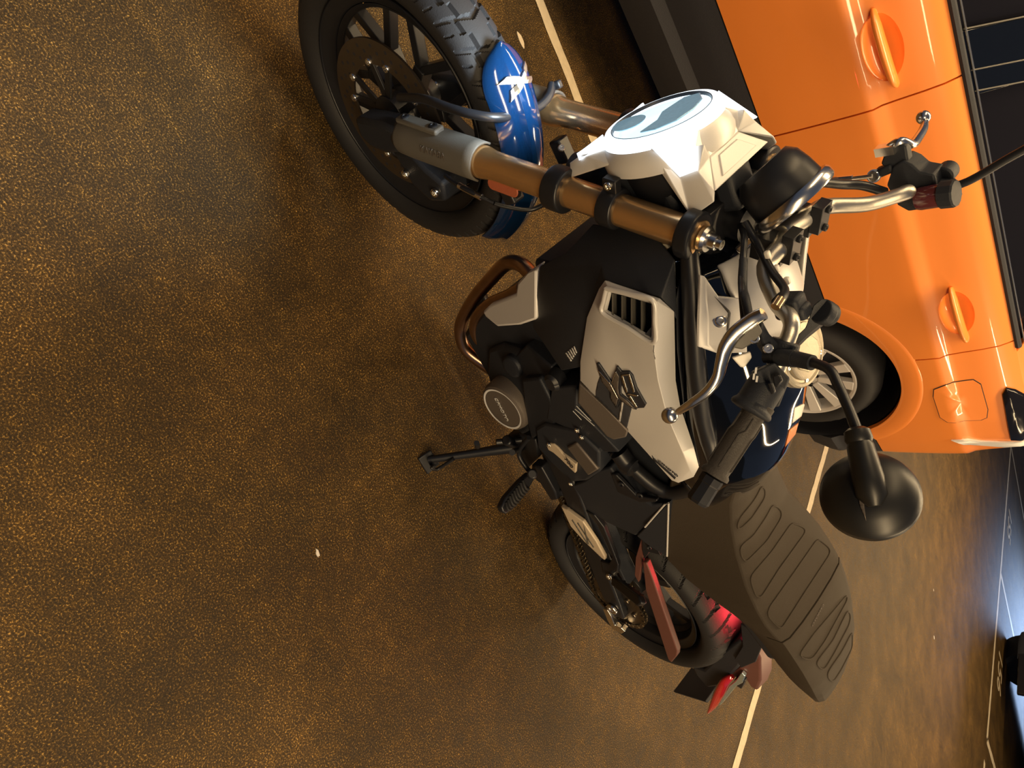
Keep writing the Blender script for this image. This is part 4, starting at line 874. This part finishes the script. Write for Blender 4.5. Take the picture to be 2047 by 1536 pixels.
# exhaust headers
bm = nb()
for dy, P in ((.0, ((1062, 552, .07), (1040, 530, .06), (1012, 527, .05), (980, 557, .05), (946, 598, .06), (921, 645, .07), (921, 680, .075), (938, 708, .07), (985, 742, .05))), (.0, ((1040, 575, .10), (1010, 592, .095), (978, 606, .09), (955, 628, .09), (946, 652, .09), (952, 676, .085), (975, 702, .075), (1000, 715, .06)))):
    tube(bm, [A(*q) for q in P], .0165 if P[0][0] > 1050 else .0125, 18, 8)
ex = obj('exhaust_header', bm, COPPER, B); ex['label'] = 'heat tinted exhaust header pipes'
bm = nb(); tube(bm, [V((.95, -.02, .17)), V((.85, -.05, .13)), V((.70, -.08, .14)), V((.5, -.12, .2)), V((.25, -.16, .36)), V((.02, -.18, .42))], [.02, .02, .035, .05, .055, .05], 20, 8); obj('silencer', bm, BLACK, B)
# radiator
bm = nb(); box(bm, (1.035, 0, .72), (.05, .20, .26), M.Rotation(R(-15), 3, 'Y')); obj('radiator', bm, PLAST, B, bevel=.01)
# kickstand
kf = toB(G(850, 918)); kp = A(1040, 893, .125)
bm = nb(); a0 = kf + V((0, 0, .012)); tube(bm, [kp, kp.lerp(a0, .25), kp.lerp(a0, .6), a0], [.016, .014, .0105, .010], 14, 4); ks = obj('kickstand', bm, BLACK, B)
bm = nb(); prism(bm, [kf + V(q) for q in ((.02, .02, .0), (.02, -.02, .01), (-.03, -.022, .01), (-.035, .02, .0))], (0, .002, .008)); obj('stand_foot', bm, BLACK, ks, bevel=.003)
bm = nb(); cyl(bm, A(953, 893, .22), A(951, 886, .235), .007); obj('stand_tang', bm, BLACK, ks)
bm = nb(); tube(bm, [a0 + V((-.02, 0, .0)), A(862, 936, .32), A(873, 938, .30), A(905, 918, .265)], .0045, 10, 4); obj('stand_hook', bm, BLACK, ks)
bm = nb(); prism(bm, [A(*q) for q in ((1010, 872, .13), (1035, 866, .12), (1068, 880, .12), (1075, 915, .12), (1050, 940, .13), (1030, 905, .13))], (0, -.03, 0)); cyl(bm, A(1010, 880, .17), A(1030, 888, .14), .014); obj('stand_bracket', bm, BLACK, B, bevel=.004)
bm = nb(); tube(bm, [A(990, 884, .185), A(1040, 880, .135)], .008, 10, 0); obj('stand_spring', bm, BLACK, ks)
# gear lever
bm = nb(); tube(bm, [A(1055, 875, .17), A(1035, 905, .18), A(1050, 935, .185), A(1066, 948, .18)], .006, 12, 5); cyl(bm, A(1030, 900, .185), A(1022, 905, .22), .0075); obj('gear_lever', bm, BLACK, B)
# foot peg
bm = nb(); prism(bm, [A(*q) for q in ((1060, 930, .155), (1080, 935, .155), (1108, 985, .15), (1112, 1000, .15), (1100, 1002, .15), (1078, 968, .155), (1062, 955, .16))], (0, -.03, 0)); cyl(bm, A(1062, 948, .17), A(1062, 948, .20), .013); fpk = obj('footpeg_hanger', bm, BLACK, B, bevel=.004)
p0, p1 = A(1063, 952, .185), A(1005, 1022, .305); bm = nb(); ax = axes(p1 - p0, (0, 0, 1)); Lp = (p1 - p0).length; tri = []
prism(bm, [p0 + ax @ V((x, 0, z)) for x, z in ((0, -.012), (Lp * .3, -.018), (Lp * .8, -.020), (Lp, -.012), (Lp * 1.03, 0), (Lp, .012), (Lp * .8, .020), (Lp * .3, .018), (0, .012))], ax @ V((0, -.02, 0)))
pg = obj('footpeg', bm, BLACK, B, bevel=.004)
bm = nb()
up_ = ax @ V((0, 1, 0)); up_ = up_ if up_.z > 0 else -up_
for k in range(9):
    f = .30 + .075 * k; wz = .015 if k < 7 else .011; c = p0 + (p1 - p0) * f; tube(bm, [c + ax @ V((-.005, 0, -wz)) + up_ * .001, c + ax @ V((.004, 0, 0)) + up_ * .008, c + ax @ V((-.005, 0, wz)) + up_ * .001], .0042, 8, 3)
obj('peg_rubber', bm, RUBBER, pg)
mirror(pg, B)
# ---- rear frame, side cover
RFm = [A(*q) for q in ((1105, 985, .135), (1165, 962, .145), (1195, 940, .15), (1216, 935, .15), (1240, 968, .15), (1300, 1010, .145), (1334, 1008, .135), (1285, 1058, .14), (1268, 1072, .138), (1215, 1048, .138), (1150, 1008, .135))]
rfm = obj('frame_plate', prism(nb(), RFm, (0, -.05, 0)), PLAST, B, bevel=.005); mirror(rfm, B)
SCV = [A(*q) for q in ((1334, 1006, .136), (1333, 1060, .134), (1331, 1114, .130), (1295, 1092, .136), (1270, 1072, .142), (1286, 1056, .146))]
scv = obj('side_cover', prism(nb(), SCV, (0, -.02, 0)), PLAST, B, bevel=.003); mirror(scv, B)
bm = nb(); tube(bm, [A(1287, 1054, .147), A(1327, 1008, .138), A(1334, 1006, .137), A(1332.5, 1060, .135), A(1331, 1112, .131)], .0022, 8, 0); obj('cover_edge', bm, SILVER, scv)
bm = nb(); prism(bm, [A(*q) for q in ((1218, 948, .155), (1228, 950, .155), (1268, 992, .150), (1310, 1000, .148), (1310, 1004, .148), (1278, 1006, .15), (1232, 985, .153))], (0, -.012, 0)); obj('frame_gusset', bm, BLACK, rfm, bevel=.003)
bm = nb()
for q in ((1240, 968), (1277, 990)): bolt(bm, A(q[0], q[1], .156), (0, 1, .1), .008, .004)
obj('gusset_bolts', bm, BLACK, rfm)
bm = nb(); tube(bm, [A(1225, 900, .13), A(1262, 935, .128), A(1310, 975, .12), A(1345, 985, .11), A(1400, 970, .10)], .016, 18, 6); tube(bm, [A(1235, 905, .15), A(1250, 925, .15), A(1262, 935, .15)], .02, 16, 4); tfm = obj('frame_tube', bm, BLACK, B); mirror(tfm, B)
bm = nb(); lathe(bm, [(.0, .006), (.012, .006), (.014, .002), (.02, .0), (.022, -.02)], A(1248, 938, .15), (0, 1, .1), 24); obj('tube_boss', bm, BLACK, tfm)
# passenger peg hanger and peg
bm = nb(); prism(bm, [A(*q) for q in ((1168, 1022, .14), (1185, 1030, .14), (1205, 1055, .14), (1233, 1130, .145), (1232, 1146, .145), (1216, 1163, .15), (1205, 1152, .15), (1198, 1122, .145), (1215, 1128, .145), (1222, 1115, .145), (1192, 1052, .14))], (0, -.015, 0)); hg = obj('peg_hanger', bm, BLACK, B, bevel=.003); mirror(hg, B)
bm = nb(); bolt(bm, A(1217, 1152, .152), (.1, 1, .2), .010, .006); obj('hanger_bolt', bm, STEEL, hg)
p0, p1 = A(1232, 1160, .165), A(1292, 1206, .215); ax = axes(p1 - p0, (0, 0, 1)); Lp = (p1 - p0).length
bm = nb(); prism(bm, [p0 + ax @ V((x, 0, z)) for x, z in ((0, -.012), (Lp * .9, -.014), (Lp, 0), (Lp * .9, .014), (0, .012))], ax @ V((0, -.018, 0)))
ppg = obj('passenger_footpeg', bm, BLACK, B, bevel=.004)
bm = nb(); up_ = ax @ V((0, 1, 0)); up_ = up_ if up_.z > 0 else -up_
for k in range(5):
    c = p0 + (p1 - p0) * (.2 + .15 * k); tube(bm, [c + ax @ V((0, 0, -.010)) + up_ * .002, c + ax @ V((.004, 0, .010)) + up_ * .002], .0038, 8, 0)
obj('peg_rubber', bm, RUBBER, ppg)
# swingarm, chain
bm = nb()
for sy in (1, -1):
    prism(bm, [V((x, sy * .142, z)) for x, z in ((.60, .36), (.60, .43), (.45, .425), (.20, .375), (.03, .35), (-.045, .335), (-.05, .29), (.03, .285), (.20, .31), (.45, .355))], (0, -.035 * sy, 0))
box(bm, (.50, 0, .39), (.09, .26, .06)); sa = obj('swingarm', bm, BLACK, B, bevel=.006)
GG = [A(*q) for q in ((1119, 1012, .150), (1130, 1020, .155), (1163, 1044, .155), (1190, 1084, .152), (1207, 1115, .148), (1207, 1121, .147), (1199, 1116, .150), (1165, 1083, .155), (1138, 1053, .155))]
gg = obj('swingarm_guard', prism(nb(), GG, (0, -.012, 0)), PALE, sa, bevel=.003); gg['label'] = 'pale metal swingarm guard'
gb = bvh(gg); decal('guard_grooves', gb, [[(1141, 1040), (1143, 1039), (1176, 1090), (1174, 1091)], [(1152, 1046), (1154, 1045), (1186, 1094), (1184, 1095)]], GREYP, sa, .0008, .001)
bm = nb(); prism(bm, [A(*q) for q in ((1203, 1218, .145), (1211, 1219, .147), (1219, 1232, .150), (1227, 1252, .150), (1239, 1256, .150), (1247, 1263, .148), (1240, 1268, .145), (1222, 1258, .145), (1212, 1240, .145))], (0, -.02, 0)); bolt(bm, V((-.002, .143, .314)), (0, 1, 0), .018, .01); obj('chain_adjuster', bm, ALLOY, sa, bevel=.002)
cy = .118; S1 = V((0, cy, RR)); S2 = V((.585, cy, .375)); r1, r2 = .092, .034
d = S2 - S1; D = d.length; th = math.atan2(d.z, d.x); ph = math.acos((r1 - r2) / D)
loop = []
def cp(c, r, a): return V((c.x + r * cos(a), cy, c.z + r * sin(a)))
def seg(p, q): n = max(2, int((q - p).length / .0159)); return [p.lerp(q, i / n) for i in range(n)]
loop += seg(cp(S1, r1, th + ph), cp(S2, r2, th + ph))
n = 7; loop += [cp(S2, r2, th + ph - 2 * ph * i / n) for i in range(n)]
loop += seg(cp(S2, r2, th - ph), cp(S1, r1, th - ph))
n = 22; a0, a1 = th - ph, th + ph - 2 * pi; loop += [cp(S1, r1, a0 + (a1 - a0) * i / n) for i in range(n)]
bm = nb()
for i, p in enumerate(loop):
    q = loop[(i + 1) % len(loop)]; m3 = axes(q - p, (0, 1, 0)); ln_ = (q - p).length
    for s in (-1, 1): box(bm, (p + q) / 2 + V((0, s * (.0075 if i % 2 else .0055), 0)), (ln_ * 1.25, .0018, .012), m3)
    cyl(bm, p + V((0, -.008, 0)), p + V((0, .008, 0)), .0042, seg=8)
obj('chain', bm, CHAINM, sa)
bm = nb(); lathe(bm, [(.035, -.003), (.05, -.003), (.087, -.003), (.087, .003), (.05, .003), (.035, .003)], S1, (0, 1, 0), 60, cap=False)
for k in range(40):
    a = 2 * pi * k / 40; box(bm, cp(S1, .090, a), (.010, .005, .007), M.Rotation(-a, 3, 'Y'))
for k in range(6):
    a = k * pi / 3; bolt(bm, cp(S1, .058, a) + V((0, .003, 0)), (0, 1, 0), .008, .006)
obj('sprocket', bm, CHAINM, rw)
bm = nb(); prism(bm, [V((x, .132, z)) for x, z in ((.52, .43), (.30, .425), (.12, .42), (.12, .41), (.30, .405), (.52, .41))], (0, -.05, 0)); obj('chain_guard', bm, PLAST, sa, bevel=.003)
# rear strut, shock, plate arm
bm = nb(); prism(bm, [A(*q) for q in ((1281, 1072, .125), (1287, 1080, .125), (1284, 1112, .125), (1274, 1165, .125), (1266, 1150, .125), (1268, 1115, .125))], (0, -.012, 0)); obj('mudguard_strut', bm, DARKR, B, bevel=.002)
bm = nb(); prism(bm, [A(*q) for q in ((1282, 1124, .135), (1290, 1126, .135), (1303, 1160, .135), (1352, 1302, .135), (1351, 1312, .135), (1340, 1325, .135), (1333, 1318, .135), (1288, 1180, .135))], (0, -.018, 0)); pa = obj('plate_carrier_arm', bm, DARKR, B, bevel=.003)
bm = nb(); prism(bm, [A(*q) for q in ((1281, 1072, .13), (1310, 1095, .12), (1318, 1110, .12), (1295, 1104, .13), (1286, 1118, .13), (1282, 1100, .13))], (0, -.02, 0)); bolt(bm, A(1296, 1094, .131), (.1, 1, .4), .006, .004); obj('subframe_lug', bm, BLACK, B, bevel=.002)
bm = nb(); cyl(bm, (.46, 0, .44), (.60, 0, .72), .022); 
for k in range(9): lathe(bm, [(.03, -.005), (.036, 0), (.03, .005)], V((.465, 0, .45)).lerp(V((.575, 0, .68)), k / 8), V((.14, 0, .28)), 20)
obj('shock_absorber', bm, BLACK, B)
# number plate holder behind the wheel
px_ = [A(1350, 1386, .055), A(1386, 1338, -.05), A(1446, 1362, -.05), A(1414, 1406, .055)]
bm = nb(); prism(bm, px_, (.010, .004, -.006)); ph_ = obj('plate_holder', bm, PLAST, B, bevel=.002)
bm = nb(); prism(bm, [V((x, .045, z)) for x, z in ((-.16, .10), (-.50, .36), (-.53, .42), (-.46, .44), (-.38, .40), (-.30, .36), (-.18, .16))], (0, -.09, 0))
bm.free(); bm = nb()
prism(bm, [A(*q) for q in ((1380, 1330, .05), (1404, 1340, .05), (1440, 1305, .05), (1475, 1278, .05), (1500, 1292, .045), (1475, 1335, .045), (1440, 1372, .045), (1412, 1376, .045), (1388, 1350, .05))], (0, -.09, 0)); obj('wheel_hugger', bm, PLAST, B, bevel=.008)
# left rear indicator and lamp pods
bm = nb(); tube(bm, [A(1462, 1352, .045), A(1448, 1362, .06), A(1436, 1385, .07), A(1424, 1410, .08), A(1414, 1425, .085)], [.010, .017, .018, .013, .004], 18, 6, flat=.7); ri = obj('indicator', bm, REDL, B, ang=60); ri['label'] = 'dark red rear lamp pod'
bm = nb(); prism(bm, [A(*q) for q in ((1480, 1345, .04), (1487, 1352, .04), (1482, 1366, .045), (1470, 1372, .05), (1452, 1395, .06), (1437, 1412, .07), (1434, 1408, .07), (1455, 1372, .055), (1468, 1362, .05))], (0, -.012, 0)); obj('lamp_stalk', bm, BLUEST, ri, bevel=.002)
bm = nb(); prism(bm, [A(*q) for q in ((1470, 1372, .04), (1464, 1362, .04), (1478, 1350, .04), (1487, 1362, .04), (1480, 1378, .04))], (0, -.02, 0)); obj('stalk_joint', bm, BLACK, ri, bevel=.002)
bm = nb(); prism(bm, [A(*q) for q in ((1455, 1345, .03), (1478, 1330, .03), (1505, 1290, .03), (1517, 1318, .03), (1518, 1362, .02), (1510, 1382, .02), (1497, 1372, .02), (1483, 1350, .03), (1462, 1358, .03))], (0, -.05, .01)); cw2 = obj('tail_cowl', bm, DARKR, B, bevel=.006); cw2['label'] = 'small tail cowl blade below the seat end, red lamp glow in its colour'  # the cowl's red imitates tail lamp light falling on it
# tail lamp under the seat end
bm = nb(); prism(bm, [A(*q) for q in ((1478, 1248, .056), (1506, 1264, .056), (1522, 1290, .056), (1508, 1324, .056), (1480, 1336, .056), (1466, 1318, .056), (1482, 1292, .056))], (0, -.006, 0)); obj('tail_lamp_screen', bm, PLAST, B, bevel=.002)  # added plate by the hugger joint, hides the tail lamp's hot spot
tl = A(1488, 1272, .0); bm = nb(); box(bm, V((-.055, 0, .688)), (.07, .07, .012), M.Rotation(R(-14), 3, 'Y')); obj('tail_lamp', bm, TAIL, B, bevel=.004)
bm = nb(); prism(bm, [V((x, .06, z)) for x, z in ((.36, .60), (.36, .70), (.10, .78), (-.06, .79), (-.08, .74), (-.03, .725), (.10, .68))], (0, -.12, 0)); obj('tail_frame', bm, PLAST, B, bevel=.01)
# ---- seat
ST_ = [(.555, .085, .885, .895, .72, .105), (.50, .088, .855, .866, .70, .125), (.44, .098, .843, .854, .672, .128), (.37, .110, .839, .848, .645, .13), (.30, .130, .851, .860, .618, .128), (.24, .141, .866, .874, .645, .122), (.20, .143, .876, .884, .68, .117), (.165, .140, .888, .895, .705, .11), (.145, .134, .897, .904, .725, .106), (.10, .129, .902, .910, .762, .10), (.04, .121, .905, .914, .775, .092), (-.04, .107, .900, .909, .78, .08), (-.11, .089, .886, .894, .788, .068), (-.165, .065, .866, .873, .80, .052), (-.20, .040, .845, .85, .812, .034), (-.215, .015, .83, .832, .822, .012)]
ST_ = ST_[::-1]
SEC = [(x, w, ze, zt, zb, wb) for x, w, ze, zt, zb, wb in ST_]
def seat_part(name, x0, x1, n, label):
    bm = nb(); rings = []
    for i in range(n + 1):
        x = x0 + (x1 - x0) * i / n; w, ze, zt, zb, wb = lerpT(SEC, x)
        h = [(0, zt), (w * .5, zt - (zt - ze) * .25), (w * .86, ze + .001), (w, ze - .008), (w * .9 + wb * .1 + .004, ze * .75 + zb * .25), (w * .4 + wb * .6 + .002, ze * .35 + zb * .65), (wb, zb + .008), (wb - .01, zb)]
        full = h + [(-y, z) for y, z in h[:0:-1]]; rings.append([bm.verts.new((x, y, z)) for y, z in full])
    for p, q in zip(rings, rings[1:]):
        k_ = len(p)
        for k in range(k_): bm.faces.new((p[k], q[k], q[(k + 1) % k_], p[(k + 1) % k_]))
    bm.faces.new(rings[0]); bm.faces.new(rings[-1][::-1])
    o = obj(name, bm, SEATM, B, ang=40, bevel=.003); o['label'] = label; return o
rs_ = seat_part('rider_seat', .150, .555, 40, 'broad rider seat with embossed pads'); ps_ = seat_part('passenger_seat', -.215, .148, 40, 'raised passenger seat with three embossed pads')
def emboss(name, s, polys, parent):
    t = bvh(s); bm = nb()
    for poly in polys:
        P = [V((x, y, 0)) for x, y in poly]; Q = []
        for i in range(len(P)):
            a, b = P[i], P[(i + 1) % len(P)]; n = max(2, int((b - a).length / 6)); Q += [a.lerp(b, k / n) for k in range(n)]
        for _ in range(2): Q = [(Q[i - 1] + Q[i] * 2 + Q[(i + 1) % len(Q)]) / 4 for i in range(len(Q))]
        W_ = [onto(t, q.x, q.y, .0004) for q in Q]; tube(bm, W_ + [W_[0]], .0019, 8, 0)
    return obj(name, bm, SEATM, parent)
Z3 = lambda *q: [(1300 + a / 3.269, 930 + b / 3.269) for a, b in q]
emboss('seat_piping', rs_, [Z3((712, 135), (742, 150), (738, 215), (650, 350), (570, 425), (556, 405), (570, 350), (660, 240), (700, 175)), Z3((790, 255), (848, 290), (850, 340), (750, 500), (610, 640), (580, 590), (578, 530), (660, 465), (740, 350)), Z3((915, 375), (1000, 410), (1005, 440), (830, 680), (712, 868), (680, 860), (645, 755), (650, 720), (780, 570)), Z3((1085, 478), (1165, 545), (1165, 580), (1000, 830), (850, 1065), (830, 1065), (755, 985), (760, 940), (930, 700))], rs_)
emboss('seat_piping', ps_, [Z3((1275, 845), (1278, 880), (1130, 1150), (1045, 1270), (1000, 1270), (960, 1240), (1060, 1100), (1180, 960)), Z3((1280, 945), (1300, 975), (1290, 1040), (1190, 1230), (1120, 1345), (1080, 1310), (1075, 1285), (1180, 1150)), Z3((1310, 1085), (1310, 1190), (1240, 1330), (1180, 1425), (1145, 1385), (1150, 1350), (1240, 1220))], ps_)
st_ = bvh(ps_); lettering('seat_lettering', 'CFMOTO', .012, onto(st_, 1632, 1230, .0004), onto(st_, 1622, 1248, .0004) - onto(st_, 1642, 1210, .0004), V((1, 0, .1)), GRAPH, ps_, 1.2, .0003)
# warning stickers on the tank behind the cap
decal('warning_sticker', tb, [[(1580, 846), (1584, 816), (1605, 806), (1598, 832)]], STICK, tank); decal('warning_sticker', tb, [[(1566, 893), (1574, 860), (1592, 846), (1586, 868)]], STICKO, tank)
